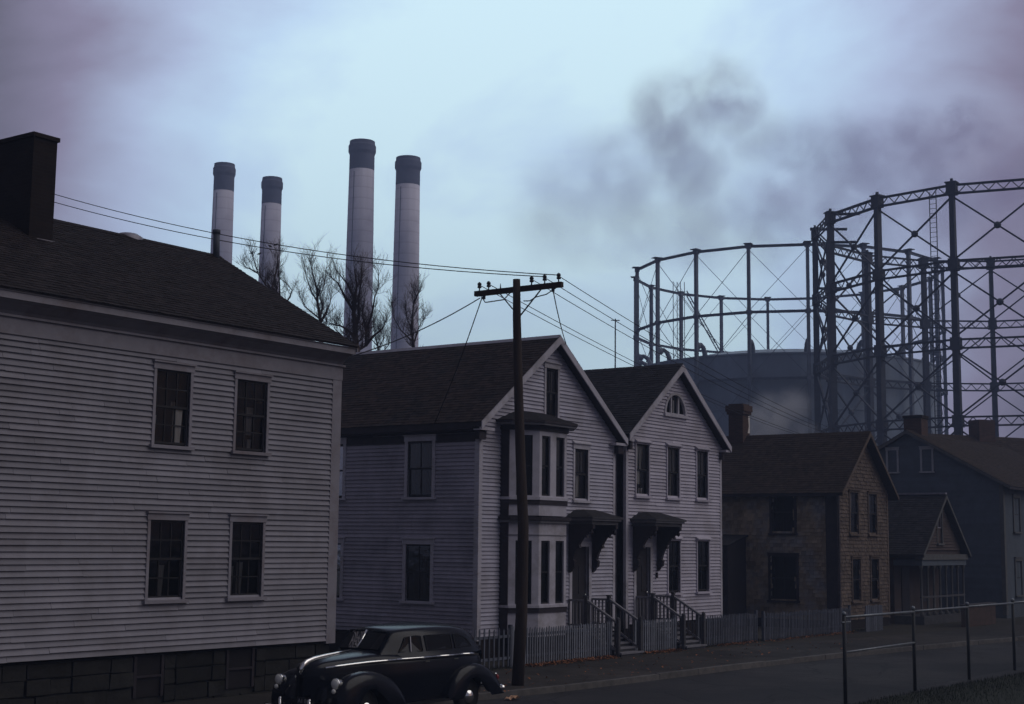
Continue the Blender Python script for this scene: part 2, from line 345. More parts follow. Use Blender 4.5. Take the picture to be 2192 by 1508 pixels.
def window(h, fr, a0, a1, z0, z1, cols=2, rt_=1, rb=1, cas=.10, proud=.06, head=.15, hood=0.0, cm='trim_white', sm='sash_dark', curt=(), depth=.33, sill=.07, label=None, name='window'):
    m = MB()
    m.fbox(fr, a0 - cas, a0, -.05, proud, z0 - .03, z1 + .002); m.fbox(fr, a1, a1 + cas, -.05, proud, z0 - .03, z1 + .002)
    m.fbox(fr, a0 - cas - .02, a1 + cas + .02, -.05, proud + .012, z1, z1 + head)
    if hood:
        q = [FP(fr, a0 - cas - .04, -.01, z1 + head + .002), FP(fr, a0 - cas - .04, proud + hood, z1 + head + .002), FP(fr, a0 - cas - .04, proud + hood, z1 + head + .03), FP(fr, a0 - cas - .04, -.01, z1 + head + .14)]
        u = Vector((fr[1][0], fr[1][1], 0)) * (a1 - a0 + 2 * cas + .08); m.prism(q, u)
    else:
        m.fbox(fr, a0 - cas - .04, a1 + cas + .04, -.01, proud + .05, z1 + head + .001, z1 + head + .035)
    w = m.build(name, cm, h)
    if label: w['label'] = label
    m = MB(); m.fbox(fr, a0 - cas - .05, a1 + cas + .05, -.06, proud + .06, z0 - .03 - sill, z0 - .032); m.build('sill', cm, w)
    m = MB()                                       # dark reveal to the room behind
    m.fbox(fr, a0 - .03, a0, -depth, -.06, z0 - .03, z1 + .03); m.fbox(fr, a1, a1 + .03, -depth, -.06, z0 - .03, z1 + .03)
    m.fbox(fr, a0, a1, -depth, -.06, z1, z1 + .03); m.fbox(fr, a0, a1, -depth, -.06, z0 - .03, z0)
    m.build('reveal', 'interior', w)
    zm = (z0 + z1) / 2; st = .045; m = MB(); panes = []
    for (b, t, d, rows) in ((z0, zm + .02, -.034, rb), (zm - .02, z1, -.002, rt_)):
        m.fbox(fr, a0, a0 + st, d - .02, d + .012, b, t); m.fbox(fr, a1 - st, a1, d - .02, d + .012, b, t)
        m.fbox(fr, a0 + st, a1 - st, d - .02, d + .012, b, b + st); m.fbox(fr, a0 + st, a1 - st, d - .02, d + .012, t - st, t)
        pw = (a1 - a0 - 2 * st) / cols; ph = (t - b - 2 * st) / rows
        for c in range(1, cols): m.fbox(fr, a0 + st + c * pw - .012, a0 + st + c * pw + .012, d - .015, d + .01, b + st, t - st)
        for r in range(1, rows): m.fbox(fr, a0 + st, a1 - st, d - .013, d + .008, b + st + r * ph - .012, b + st + r * ph + .012)
        for c in range(cols):
            for r in range(rows): panes.append((a0 + st + c * pw, a0 + st + (c + 1) * pw, d - .006, b + st + r * ph, b + st + (r + 1) * ph))
    m.build('sash', sm, w)
    for (p0, p1, d, b, t) in panes:
        g = MB(); g.quad(FP(fr, p0, d, b), FP(fr, p1, d, b), FP(fr, p1, d + random.uniform(-.002, .002), t), FP(fr, p0, d, t)); g.build('pane', 'window_glass', w)
    for (f0, f1, g0, g1, mat) in curt:             # fractions of the opening
        m = MB(); rows = []; n = max(6, int((f1 - f0) * 24))
        for k in range(5):
            zz = z0 + (z1 - z0) * (g0 + (g1 - g0) * k / 4); row = []
            for i in range(n + 1):
                f = f0 + (f1 - f0) * i / n; pin = 1 - .25 * (1 - k / 4) * (f1 - f0 < .6)
                row.append(FP(fr, a0 + (a1 - a0) * (f0 + (f - f0) * pin), -.072 + .010 * math.sin(i * 2.1 + k * .3), zz))
            rows.append(row)
        m.grid(rows); m.build('curtain', mat, w, True)
    return w
def shingles(parent, o, u, v, width, length, mat, exp=.145, clip=None, wmin=.14, wmax=.26, th=.014, name='shingles'):
    """o: eave corner, u along the eave, v up the slope (unit vectors)"""
    o = Vector(o); u = Vector(u).normalized(); v = Vector(v).normalized(); nrm = u.cross(v).normalized()
    if nrm.z < 0: nrm = -nrm
    m = MB(); rows = int(length / exp)
    for r in range(rows):
        a = random.uniform(-.2, 0); y0 = r * exp; y1 = min(y0 + exp + .02, length)
        while a < width:
            w = random.uniform(wmin, wmax); x0 = max(a, 0) + .003; x1 = min(a + w, width) - .003; a += w
            if x1 - x0 < .02: continue
            j = random.uniform(-.008, .008); h = th + random.uniform(-.003, .006)
            p = [o + u * x0 + v * (y0 + j), o + u * x1 + v * (y0 + j), o + u * x1 + v * y1, o + u * x0 + v * y1]
            k = len(m.v); m.v += [tuple(p[0] + nrm * .001), tuple(p[1] + nrm * .001), tuple(p[0] + nrm * h), tuple(p[1] + nrm * h), tuple(p[2] + nrm * .003), tuple(p[3] + nrm * .003)]
            m.f += [(k, k + 1, k + 3, k + 2), (k + 2, k + 3, k + 4, k + 5)]
    return m.build(name, mat, parent, kind='stuff')
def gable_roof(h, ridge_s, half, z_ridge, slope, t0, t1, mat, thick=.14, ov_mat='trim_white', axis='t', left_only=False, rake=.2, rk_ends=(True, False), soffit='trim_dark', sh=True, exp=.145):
    """roof with ridge along t (axis 't'); half = half span incl. overhang"""
    zl = z_ridge - slope * half; m = MB()
    def pt(a, b, z): return (a, b, z) if axis == 't' else (b, a, z)
    q = [pt(ridge_s - half, t0, zl), pt(ridge_s, t0, z_ridge), pt(ridge_s + half, t0, zl), pt(ridge_s + half, t0, zl - thick), pt(ridge_s, t0, z_ridge - thick * 1.25), pt(ridge_s - half, t0, zl - thick)]
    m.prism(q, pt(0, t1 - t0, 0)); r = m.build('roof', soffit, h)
    L = math.hypot(half, slope * half); c, s_ = half / L, slope * half / L
    if sh:
        for sg in (-1, 1):
            o = pt(ridge_s + sg * (half + .03), t0 - .02, zl - .03 * slope + .004)
            shingles(r, o, pt(0, 1, 0), pt(-sg * c, 0, s_), t1 - t0 + .02, L + .02, mat, exp=exp)
    m = MB(); m.prism([pt(ridge_s - .14, t0 - .01, z_ridge - .14 * slope + .026), pt(ridge_s, t0 - .01, z_ridge + .035), pt(ridge_s + .14, t0 - .01, z_ridge - .14 * slope + .026), pt(ridge_s, t0 - .01, z_ridge + .005)], pt(0, t1 - t0 + .01, 0)); m.build('ridge_cap', 'ridge_metal' if mat in ('roof_brown',) else mat, r)
    for sg in (-1, 1):
        for end, tt, dr in ((0, t0, -1), (1, t1, 1)):
            if not rk_ends[end]: continue
            m = MB(); q = [pt(ridge_s, tt, z_ridge - .012), pt(ridge_s + sg * half, tt, zl - .012), pt(ridge_s + sg * half, tt, zl - .012 - rake), pt(ridge_s, tt, z_ridge - .012 - rake * 1.2)]
            m.prism(q, pt(0, dr * .035, 0)); m.build('rake_board', ov_mat, r)
    return r

# ------------------------------------------------------------------ ground, road, pavement
def structure(o): o['kind'] = 'structure'; return o
m = MB(); m.quad((-480, -480, -.03), (520, -480, -.03), (520, 520, -.03), (-480, 520, -.03)); structure(m.build('ground', 'soil'))
KERB = [(-20, 20.05), (10, 19.95), (20, 19.9), (25, 19.8), (27, 19.45), (29, 19.25), (31, 19.15), (37, 18.98), (43.5, 18.6), (48, 18.05), (53, 17.4), (60, 16.5), (75, 14.6), (110, 9.5), (180, -2)]
def kt(s):
    for (a, b), (c, d) in zip(KERB, KERB[1:]):
        if a <= s <= c: return b + (d - b) * (s - a) / (c - a)
    return KERB[-1][1]
ss = [-20 + i * 2.0 for i in range(101)]
def strip(name, mat, inner, outer, z0, z1=None):
    m = MB(); m.grid([[(s, inner(s), z0), (s, outer(s), z1 if z1 is not None else z0)] for s in ss]); return structure(m.build(name, mat))
near_edge = lambda s: kt(s) - 6.3
strip('road', 'asphalt', near_edge, kt, 0.0, -.015)
strip('pavement', 'sidewalk', lambda s: kt(s) + .15, lambda s: kt(s) + 3.4 if s > 26 else 22.9, .12, .15)
strip('front_yard', 'soil', lambda s: kt(s) + 3.35 if s > 26 else 22.85, lambda s: 60, .145, .2)
strip('verge', 'verge', lambda s: -60, near_edge, .02, .012)
kb = bpy.data.objects.new('kerb', None); COL.objects.link(kb); kb['kind'] = 'structure'; ORG['kerb'] = (0, 0, 0)
s = 6.0
while s < 78:
    L = random.uniform(1.5, 2.3); a, b = s + .006, s + L - .006; ja = random.uniform(-.012, .012); jz = random.uniform(-.012, .012); m = MB()
    m.hexa([(a, kt(a) + ja, -.1), (b, kt(b) + ja, -.1), (b, kt(b) + .16, -.1), (a, kt(a) + .16, -.1), (a, kt(a) + ja + .012, .125 + jz), (b, kt(b) + ja + .012, .125 + jz), (b, kt(b) + .16, .13 + jz), (a, kt(a) + .16, .13 + jz)])
    m.build('kerb_stone', 'kerb_stone', kb); s += L

# ------------------------------------------------------------------ left house
HL = thing('clapboard_house', 'large grey weathered clapboard house with tall dark roof at the left edge', 'house', (18.4, 27, 0), 'houses along the street')
F = front(23.0); S0, S1 = 13.6, 25.24
m = MB(); m.box(S0, S1 - .02, 23.35, 31.6, .1, 7.7)
m.prism([(S1 - .03, 23.36, 7.6), (S1 - .03, 31.6, 7.6), (S1 - .03, 27.3, 10.2)], (-11.6, 0, 0)); wl = m.build('wall', 'interior', HL)
m = MB(); m.box(S1 - .3, S1 - .002, 23.03, 31.7, 1.12, 7.6); m.prism([(S1, 23.1, 7.6), (S1, 31.5, 7.6), (S1, 27.3, 10.25)], (-.06, 0, 0)); m.build('end_wall', 'paint_left', HL)
wins = [(19.74, 20.64, 5.30, 6.80), (21.95, 22.85, 5.30, 6.80), (19.74, 20.64, 2.22, 3.77), (21.95, 22.85, 2.22, 3.77), (16.9, 17.8, 20, 21)]
geo = clapboards(wl, F, 1.14, 7.07, lambda z: (S0, S1 - .3), wins[:4], .1155, 'paint_left', thick=.054)
lay(wl, geo, 'paint_left')
CW = 'curtain'; CG = 'curtain_grey'
window(HL, F, *wins[0], 3, 2, 2, cas=.07, head=.13, cm='trim_left', curt=[(0, .14, 0, .38, CW), (.62, .92, 0, .52, CW), (.55, .72, .5, .58, CG)])
window(HL, F, *wins[1], 3, 2, 2, cas=.07, head=.13, cm='trim_left', curt=[(.45, .68, .22, .62, CG), (.5, .64, 0, .16, CG), (.05, .95, .7, 1, 'interior')])
window(HL, F, *wins[2], 3, 2, 2, cas=.07, head=.13, cm='trim_left', curt=[(.35, .55, 0, .42, CG)])
window(HL, F, *wins[3], 3, 2, 2, cas=.07, head=.13, cm='trim_left', curt=[(.3, .5, 0, .45, CG), (.08, .2, 0, .4, CG)])
m = MB(); m.fbox(F, S1 - .3, S1, -.3, .05, 1.10, 7.085); m.build('corner_board', 'trim_left', HL)
m = MB(); m.fbox(F, S0, S1 + .012, -.2, .06, 7.075, 7.385); m.build('frieze_board', 'trim_left', HL)
m = MB(); m.fbox(F, S0, S1 + .05, -.2, .11, 7.387, 7.43); m.build('moulding', 'trim_left', HL)
m = MB(); m.prism([(S0, 22.99, 7.432), (S0, 22.93, 7.50), (S0, 22.78, 7.62), (S0, 22.66, 7.66), (S0, 23.3, 7.70), (S0, 23.3, 7.432)], (S1 - S0 + .03, 0, 0)); m.build('cove_soffit', 'trim_left', HL)
m = MB(); m.box(S0, S1 + .06, 22.60, 22.72, 7.665, 7.795); m.build('fascia', 'trim_left', HL)
m = MB(); m.box(S0, S1 + .08, 22.575, 22.75, 7.797, 7.812); m.build('crown_moulding', 'trim_left', HL)
rl = gable_roof(HL, 27.3, 4.74, 10.47, .552, S1 + .1, 13.4, 'roof_left', axis='s', ov_mat='trim_left', sh=False, rake=.12, rk_ends=(True, False), thick=.04)
Ll = math.hypot(4.8, 4.8 * .552); c_, s_ = 4.8 / Ll, 4.8 * .552 / Ll
shingles(rl, (13.4, 27.3 - 4.77, 10.47 - 4.77 * .552 + .004), (1, 0, 0), (0, c_, s_), S1 + .1 - 13.4, Ll, 'roof_left', exp=.15)
ch = MB(); ch.box(18.55, 19.14, 25.72, 28.3, 8.9, 11.79); chm = ch.build('chimney', 'brick_dark', rl)
m = MB(); m.box(18.51, 19.18, 25.68, 28.34, 11.75, 11.84); m.build('chimney_cap', 'brick_dark', rl)
m = MB(); m.prism([(18.53, 25.70, 9.50), (19.17, 25.70, 9.50), (19.17, 25.70, 9.60), (18.53, 25.70, 9.60)], (0, -.02, 0)); m.build('flashing', 'ridge_metal', rl)
m = MB(); m.tube([(25.15, 27.2, 10.2), (25.12, 27.2, 11.06)], .085, 12); m.tube([(25.12, 27.2, 11.0), (25.12, 27.2, 11.1)], .1, 12); m.build('stove_pipe', 'steel_dark', rl, True)
m = MB(); m.lathe([(.35, 10.2), (.35, 10.5), (.22, 10.58), (.01, 10.6)], 16, (22.6, 27.5, 0)); m.build('roof_vent', 'ridge_metal', rl, True)
# stone foundation, stone by stone, with two cellar window openings
fd = MB(); fd.box(S0, S1 - .06, 23.12, 31, -.2, 1.12); fo = fd.build('foundation', 'mortar', HL)
z = -.1; cells = [(19.55, 20.35), (22.0, 22.85)]
for row, hh in enumerate((.28, .33, .30, .29)):
    a = S0 + random.uniform(-.4, 0)
    while a < S1 - .1:
        w = random.uniform(.45, 1.05); b = min(a + w, S1 - .08); a0 = max(a, S0)
        for c0, c1 in cells:
            if z + hh > .35 and a0 < c1 and b > c0:
                if a0 < c0: b = min(b, c0)
                else: a0 = c1; b = max(b, c1 + .3)
        if b - a0 > .1:
            m = MB(); g = .014; j = [random.uniform(-.018, .018) for _ in range(8)]; dd = random.uniform(.0, .05)
            m.hexa([FP(F, a0 + g, -.13, z + g + j[0]), FP(F, b - g, -.13, z + g + j[1]), FP(F, b - g, -.07 + dd + j[2], z + g + j[1]), FP(F, a0 + g, -.07 + dd, z + g + j[0]),
                    FP(F, a0 + g + j[3], -.13, z + hh - g + j[4]), FP(F, b - g + j[5], -.13, z + hh - g + j[6]), FP(F, b - g + j[5], -.075 + dd, z + hh - g + j[6]), FP(F, a0 + g + j[3], -.08 + dd + j[7], z + hh - g + j[4])])
            m.build('foundation_stone', 'stone', fo)
        a = b if b > a0 else a0 + .01
    z += hh
for c0, c1 in cells:
    m = MB(); m.fbox(F, c0 + .02, c1 - .02, -.115, -.09, .3, 1.11); w = m.build('cellar_window', 'interior', HL)
    m = MB(); m.fbox(F, c0 + .02, c0 + .09, -.09, -.05, .3, 1.1); m.fbox(F, c1 - .09, c1 - .02, -.09, -.05, .3, 1.1); m.fbox(F, c0 + .09, c1 - .09, -.09, -.05, .68, .72); m.build('frame', 'trim_dark', w)

# ------------------------------------------------------------------ house with the bay window
T2, A2, B2 = 24.5, 32.63, 39.73; RS2, ZR2, SL2 = 36.18, 9.54, .732
H2 = thing('bay_window_house', 'pale clapboard gable house with two-storey bay window and dark brown shingle roof behind utility pole', 'house', (36.2, 28, 0), 'houses along the street')
F2, G2 = front(T2), side(A2)
m = MB(); m.box(A2 + .35, B2, T2 + .35, 34, .15, 6.6); m.prism([(A2 + .3, T2 + .35, 6.55), (B2, T2 + .35, 6.55), (RS2, T2 + .35, 9.25)], (0, 9.4, 0)); w2 = m.build('wall', 'interior', H2)
gsp = lambda z: (A2 + .1, B2 - .1) if z < 6.5 else (RS2 - (9.30 - z) / SL2, RS2 + (9.30 - z) / SL2)
attic = (35.83, 36.45, 7.13, 8.56); rwin = (37.41, 38.14, 4.72, 6.25); door = (37.28, 38.22, .9, 3.35)
bayw = (33.65, 36.35, .6, 6.75)
geo = clapboards(w2, F2, .8, 9.28, gsp, [attic, rwin, door, bayw], .112, 'paint_white')
up_s = (26.12, 27.02, 4.68, 6.24); lo_s = (26.12, 27.02, 1.76, 3.32); up_f = (29.5, 30.4, 4.68, 6.24); lo_f = (29.5, 30.4, 1.76, 3.32)
lay(w2, geo, 'paint_white', limit=190)
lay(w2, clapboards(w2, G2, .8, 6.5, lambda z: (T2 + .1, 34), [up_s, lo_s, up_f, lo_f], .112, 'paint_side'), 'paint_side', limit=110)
window(H2, F2, *attic, 2, 1, 1, cas=.09, curt=[(.55, .8, .35, .95, CG)])
window(H2, F2, *rwin, 2, 1, 1, cas=.09, hood=.06, curt=[(.3, .62, .05, .5, CW), (.15, .3, .3, .5, CG), (.1, .8, .55, .95, CG)])
for q in (up_s, lo_s, up_f, lo_f): window(H2, G2, *q, 2, 1, 1, cas=.11, curt=[(.2, .5, .1, .9, 'interior')])
for fr, a in ((F2, A2), (G2, T2)):
    m = MB(); m.fbox(fr, a - (.046 if fr is F2 else -.001), a + .12, (0 if fr is F2 else -.3), .045, .72, 6.5); m.build('corner_board', 'trim_white', H2)
m = MB(); m.fbox(F2, B2 - .12, B2 + .02, -.3, .045, .72, 6.5); m.build('corner_board', 'trim_white', H2)
m = MB(); m.box(A2 - .02, B2 + .02, T2 - .02, 34, .1, .78); m.build('foundation', 'brick_dark', H2)
r2 = gable_roof(H2, RS2, 3.87, ZR2, SL2, 24.2, 34.3, 'roof_brown', rake=.2)
# boxed eaves with gutter, cornice returns
for sg, e_ in ((-1, A2), (1, B2)):
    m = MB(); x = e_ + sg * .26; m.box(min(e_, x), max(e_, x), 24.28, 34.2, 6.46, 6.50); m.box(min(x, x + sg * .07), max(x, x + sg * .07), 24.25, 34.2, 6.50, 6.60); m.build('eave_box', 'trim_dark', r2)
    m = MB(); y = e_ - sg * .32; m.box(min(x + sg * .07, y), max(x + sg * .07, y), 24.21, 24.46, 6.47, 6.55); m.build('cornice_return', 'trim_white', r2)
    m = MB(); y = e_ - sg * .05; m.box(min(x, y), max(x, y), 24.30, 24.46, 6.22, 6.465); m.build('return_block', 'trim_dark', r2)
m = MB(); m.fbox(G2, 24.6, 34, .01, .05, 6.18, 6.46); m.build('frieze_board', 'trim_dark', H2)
# bay window, two storeys
BX = [(33.63, 24.5), (33.63, 24.18), (34.28, 23.6), (35.67, 23.6), (36.3, 24.18), (36.3, 24.5)]
def ring(z0, z1, grow=0.0):
    c = (34.95, 24.5)
    o = [(c[0] + (x - c[0]) * (1 + grow / 1.34), y - grow * (1.0 if y < 24.4 else 0)) for x, y in BX]
    return [(x, y, z0) for x, y in o], (0, 0, z1 - z0)
def bayring(name, mat, parent, z0, z1, grow):
    m = MB(); p, o = ring(z0, z1, grow); m.prism(p, o); return m.build(name, mat, parent)
m = MB(); p, o = ring(.75, 6.7, -.14); m.prism(p, o); bw = m.build('bay_window', 'interior', H2)
def seg_frame(p, q):
    d = Vector((q[0] - p[0], q[1] - p[1])); L = d.length; d.normalize(); n = Vector((d.y, -d.x))
    return (p, (d.x, d.y), (n.x, n.y)), L
def bay_face(p, q, cols, z0, z1, zlo, zhi, st=.12, mul=.30):
    fr, L = seg_frame(p, q); m = MB()
    ws = []; inner = (L - 2 * st - (cols - 1) * mul) / cols
    for i in range(cols): ws.append((st + i * (inner + mul), st + i * (inner + mul) + inner))
    m.fbox(fr, 0, L, -.12, 0, zlo, z0); m.fbox(fr, 0, L, -.12, 0, z1, zhi)
    x = 0
    for a, b in ws: m.fbox(fr, x, a, -.12, 0, z0, z1); x = b
    m.fbox(fr, x, L, -.12, 0, z0, z1); m.build('bay_panel', 'trim_white', bw)
    for a, b in ws:
        m = MB(); m.fbox(fr, a, a + .035, -.1, -.05, z0, z1); m.fbox(fr, b - .035, b, -.1, -.05, z0, z1); m.fbox(fr, a + .035, b - .035, -.1, -.05, z1 - .05, z1); m.fbox(fr, a + .035, b - .035, -.1, -.05, z0, z0 + .05)
        m.fbox(fr, a + .035, b - .035, -.1, -.05, (z0 + z1) / 2 - .02, (z0 + z1) / 2 + .02); m.build('sash', 'sash_dark', bw)
        for c, d in ((z0 + .05, (z0 + z1) / 2 - .02), ((z0 + z1) / 2 + .02, z1 - .05)):
            m = MB(); m.quad(FP(fr, a + .035, -.08, c), FP(fr, b - .035, -.08, c), FP(fr, b - .035, -.079, d), FP(fr, a + .035, -.08, d)); m.build('pane', 'window_glass', bw)
    return fr, ws
for z0, z1, zlo, zhi in ((4.72, 6.42, 4.16, 6.70), (1.70, 3.46, .8, 4.02)):
    fr, ws = bay_face(BX[2], BX[3], 2, z0, z1, zlo, zhi)
    if z0 > 4:
        for a, b in ws:
            m = MB(); m.ball(FP(fr, a + .12, -.1125, 5.22), .055, 8, 6, (1, .12, 2.2)); m.build('red_ornament', 'curtain_red', bw, True)
            m = MB(); m.fbox(fr, a + .1, a + .3, -.1125, -.108, 5.5, 6.35); m.build('curtain', 'curtain_grey', bw)
    bay_face(BX[1], BX[2], 1, z0, z1, zlo, zhi, st=.2); bay_face(BX[3], BX[4], 1, z0, z1, zlo, zhi, st=.2)
m = MB(); m.box(33.60, 33.66, 24.18, 24.5, .8, 6.7); m.box(36.27, 36.33, 24.18, 24.5, .8, 6.7); m.build('bay_return', 'trim_dark', bw)
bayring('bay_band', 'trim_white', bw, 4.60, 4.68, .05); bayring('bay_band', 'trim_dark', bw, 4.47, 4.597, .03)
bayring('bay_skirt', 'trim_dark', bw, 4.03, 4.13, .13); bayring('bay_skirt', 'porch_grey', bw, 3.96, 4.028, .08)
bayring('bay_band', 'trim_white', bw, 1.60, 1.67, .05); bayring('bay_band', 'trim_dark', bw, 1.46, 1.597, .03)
bayring('bay_moulding', 'porch_grey', bw, 3.60, 3.63, .015)
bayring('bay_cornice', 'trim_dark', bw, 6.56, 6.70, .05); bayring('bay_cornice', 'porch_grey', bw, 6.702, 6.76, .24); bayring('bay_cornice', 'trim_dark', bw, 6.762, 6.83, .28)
m = MB(); p, _ = ring(6.832, 7, .28); q = [(34.2, 24.48, 7.12), (34.2, 24.3, 7.12), (34.5, 24.1, 7.12), (35.4, 24.1, 7.12), (35.7, 24.3, 7.12), (35.7, 24.48, 7.12)]; m.grid([p, q]); m.quad(*q); m.build('bay_roof', 'roof_grey', bw)

def entrance(h, d0, d1, t, zf, ztop, hs0, hs1, steps_s, name_label):
    fr = front(t)
    m = MB(); m.fbox(fr, d0, d1, -.12, -.06, zf, ztop); dr = m.build('door', 'door_dark', h)
    m = MB()
    for a0, a1, b0, b1 in ((.12, .44, .12, .42), (.56, .88, .12, .42), (.12, .44, .5, .92), (.56, .88, .5, .92)):
        w = d1 - d0; hh = (ztop - zf) * .82; m.fbox(fr, d0 + w * a0, d0 + w * a1, -.06, -.045, zf + hh * b0, zf + hh * b1)
    m.build('door_panel', 'door_dark', dr)
    m = MB(); m.fbox(fr, d0 - .14, d0, -.2, .06, zf, ztop + .14); m.fbox(fr, d1, d1 + .14, -.2, .06, zf, ztop + .14); m.fbox(fr, d0, d1, -.2, .06, ztop, ztop + .14); m.build('frame', 'trim_white', dr)
    m = MB(); m.ball((d1 - .09, t + .03, zf + .95), .035); m.build('knob', 'chrome', dr, True)
    # bracketed hood
    m = MB(); y0, y1 = t - 1.0, t; z = 3.97
    m.box(hs0 + .12, hs1 - .12, y0 + .1, y1, z, z + .10); hd = m.build('door_hood', 'porch_dark', h)
    m = MB(); m.box(hs0 + .05, hs1 - .05, y0 + .04, y1, z + .102, z + .155); m.build('hood_fascia', 'porch_grey', hd)
    m = MB(); m.box(hs0, hs1, y0, y1, z + .157, z + .215); m.build('hood_moulding', 'porch_dark', hd)
    m = MB(); a = [(hs0, y0, z + .217), (hs1, y0, z + .217), (hs1, y1, z + .217), (hs0, y1, z + .217)]; b = [(hs0 + .55, y1 - .35, z + .44), (hs1 - .55, y1 - .35, z + .44), (hs1 - .55, y1, z + .44), (hs0 + .55, y1, z + .44)]
    m.quad(a[0], a[1], b[1], b[0]); m.quad(a[1], a[2], b[2], b[1]); m.quad(a[3], a[0], b[0], b[3]); m.quad(*b); m.build('hood_roof', 'roof_grey', hd)
    for sx in (hs0 + .16, hs1 - .28):
        prof = [(0, 3.965), (-.86, 3.965), (-.86, 3.84), (-.74, 3.80), (-.72, 3.70), (-.62, 3.66), (-.66, 3.56), (-.52, 3.60), (-.42, 3.46), (-.36, 3.36), (-.40, 3.26), (-.28, 3.24), (-.20, 3.06), (-.16, 2.92), (-.22, 2.86), (-.20, 2.70), (-.12, 2.66), (-.06, 2.56), (0, 2.52)]
        m = MB(); m.prism([(sx, t + y - .05, zz) for y, zz in prof], (.12, 0, 0)); m.build('bracket', 'trim_dark', hd)
        m = MB(); m.lathe([(.001, -.2), (.05, -.16), (.06, -.1), (.035, -.05), (.06, 0)], 8, (sx + .06, t - .82, 3.84)); m.build('drop_finial', 'trim_dark', hd, True)
    # stoop
    a0, a1 = steps_s; y = t - .66
    m = MB(); m.box(a0, a1, y, t - .05, zf - .1, zf - .03); st = m.build('stoop', 'porch_grey', h)
    m = MB(); m.box(a0 + .04, a1 - .04, y + .04, t - .1, .15, zf - .102); m.build('stoop_base', 'porch_dark', st)
    n = 5; rise = (zf - .03 - .14) / (n + 1)
    for i in range(n):
        zt = zf - .03 - (i + 1) * rise; yy = y - i * .24
        m = MB(); m.box(a0 + .02, a1 - .02, yy - .27, yy, zt - .05, zt); m.build('tread', 'porch_grey', st)
        m = MB(); m.box(a0 + .06, a1 - .06, yy - .235, yy - .215, .12, zt - .052); m.build('riser', 'porch_dark', st)
    yb = y - n * .24 + .1
    for sx in (a0 + .03, a1 - .03):
        m = MB(); m.box(sx - .05, sx + .05, y - .05, y + .05, zf - .03, zf + .92); m.box(sx - .065, sx + .065, y - .065, y + .065, zf + .92, zf + .96); m.build('newel_post', 'porch_dark', st)
        m = MB(); m.box(sx - .05, sx + .05, yb - .05, yb + .05, .1, 1.2); m.ball((sx, yb, 1.22), .06); m.build('newel_post', 'porch_dark', st)
        m = MB(); m.bar((sx, y, zf + .82), (sx, t - .03, zf + .82), .08, .06); m.bar((sx, y, zf + .1), (sx, t - .03, zf + .1), .05, .05); m.bar((sx, y - .03, zf + .82), (sx, yb, 1.10), .09, .06); m.bar((sx, y - .03, zf + .08), (sx, yb, .32), .05, .05); m.build('handrail', 'porch_grey', st)
        k = 5
        for i in range(k):
            yy = y + .1 + i * (.5 / (k - 1)); m = MB(); m.box(sx - .02, sx + .02, yy - .02, yy + .02, zf + .1, zf + .8); m.build('baluster', 'porch_grey', st)
        for i in range(7):
            f = (i + .7) / 7.4; yy = y + (yb - y) * f; z1 = zf + .8 + (1.08 - zf - .8) * f; z0 = zf + .1 + (.33 - zf - .1) * f
            m = MB(); m.box(sx - .018, sx + .018, yy - .018, yy + .018, z0, z1); m.build('baluster', 'porch_dark', st)
entrance(H2, door[0], door[1], T2, .9, 3.3, 36.92, 38.66, (37.1, 38.42), '')

# ------------------------------------------------------------------ house with the fan window
T3, A3, B3 = 24.5, 40.42, 46.92; RS3, ZR3, SL3 = 43.67, 9.47, .74
H3 = thing('fan_window_house', 'lavender-grey clapboard gable house with half-round fan window in its gable', 'house', (43.7, 28, 0), 'houses along the street')
F3 = front(T3)
m = MB(); m.box(A3, B3, T3 + .35, 33, .15, 6.75); m.prism([(A3, T3 + .35, 6.7), (B3, T3 + .35, 6.7), (RS3, T3 + .35, 9.1)], (0, 8.4, 0)); w3 = m.build('wall', 'interior', H3)
m = MB(); m.box(A3 - .02, A3 + .06, T3 + .06, 33, .7, 6.75); m.build('side_wall', 'paint_side', H3)
ups = [(41.02, 41.82, 4.97, 6.62), (43.05, 43.84, 4.97, 6.62), (45.09, 45.87, 4.97, 6.62)]; los = [(43.09, 43.88, 1.83, 3.52), (45.10, 45.92, 1.83, 3.52)]
d3 = (41.02, 41.92, .9, 3.3); fan = (43.62, 7.76, .66)
g3 = lambda z: (A3 + .1, B3 - .1) if z < 6.72 else (RS3 - (9.22 - z) / SL3, RS3 + (9.22 - z) / SL3)
fh = []
for i in range(6):
    zz = fan[1] + i * .112; hw = math.sqrt(max(0, fan[2] ** 2 - (zz + .06 - fan[1]) ** 2)) if zz + .06 - fan[1] < fan[2] else 0
    if hw > .1: fh.append((fan[0] - hw, fan[0] + hw, zz, zz + .11))
geo = clapboards(w3, F3, .85, 9.2, g3, ups + los + [d3] + fh, .112, 'paint_lavender'); lay(w3, geo, 'paint_lavender')
window(H3, F3, *ups[0], 2, 1, 1, cas=.06, proud=.07, head=.05, hood=.09, cm='paint_lavender', curt=[(.02, .45, .5, 1, CW), (.5, .72, .5, 1, CW), (.02, .62, .22, .48, CW), (.1, .3, .02, .12, CW), (.4, .75, .02, .14, CW)])
window(H3, F3, *ups[1], 2, 1, 1, cas=.06, proud=.07, head=.05, hood=.09, cm='paint_lavender', curt=[(.05, .85, .5, 1, CG), (.45, .62, .03, .48, CW)])
window(H3, F3, *ups[2], 2, 1, 1, cas=.06, proud=.07, head=.05, hood=.09, cm='paint_lavender', curt=[(.05, .85, .45, 1, CG), (.05, .3, .03, .48, CW), (.45, .6, .1, .45, CG)])
for q in los: window(H3, F3, *q, 2, 1, 1, cas=.06, proud=.07, head=.05, hood=.09, cm='paint_lavender', curt=[(.1, .9, .4, 1, 'interior')])
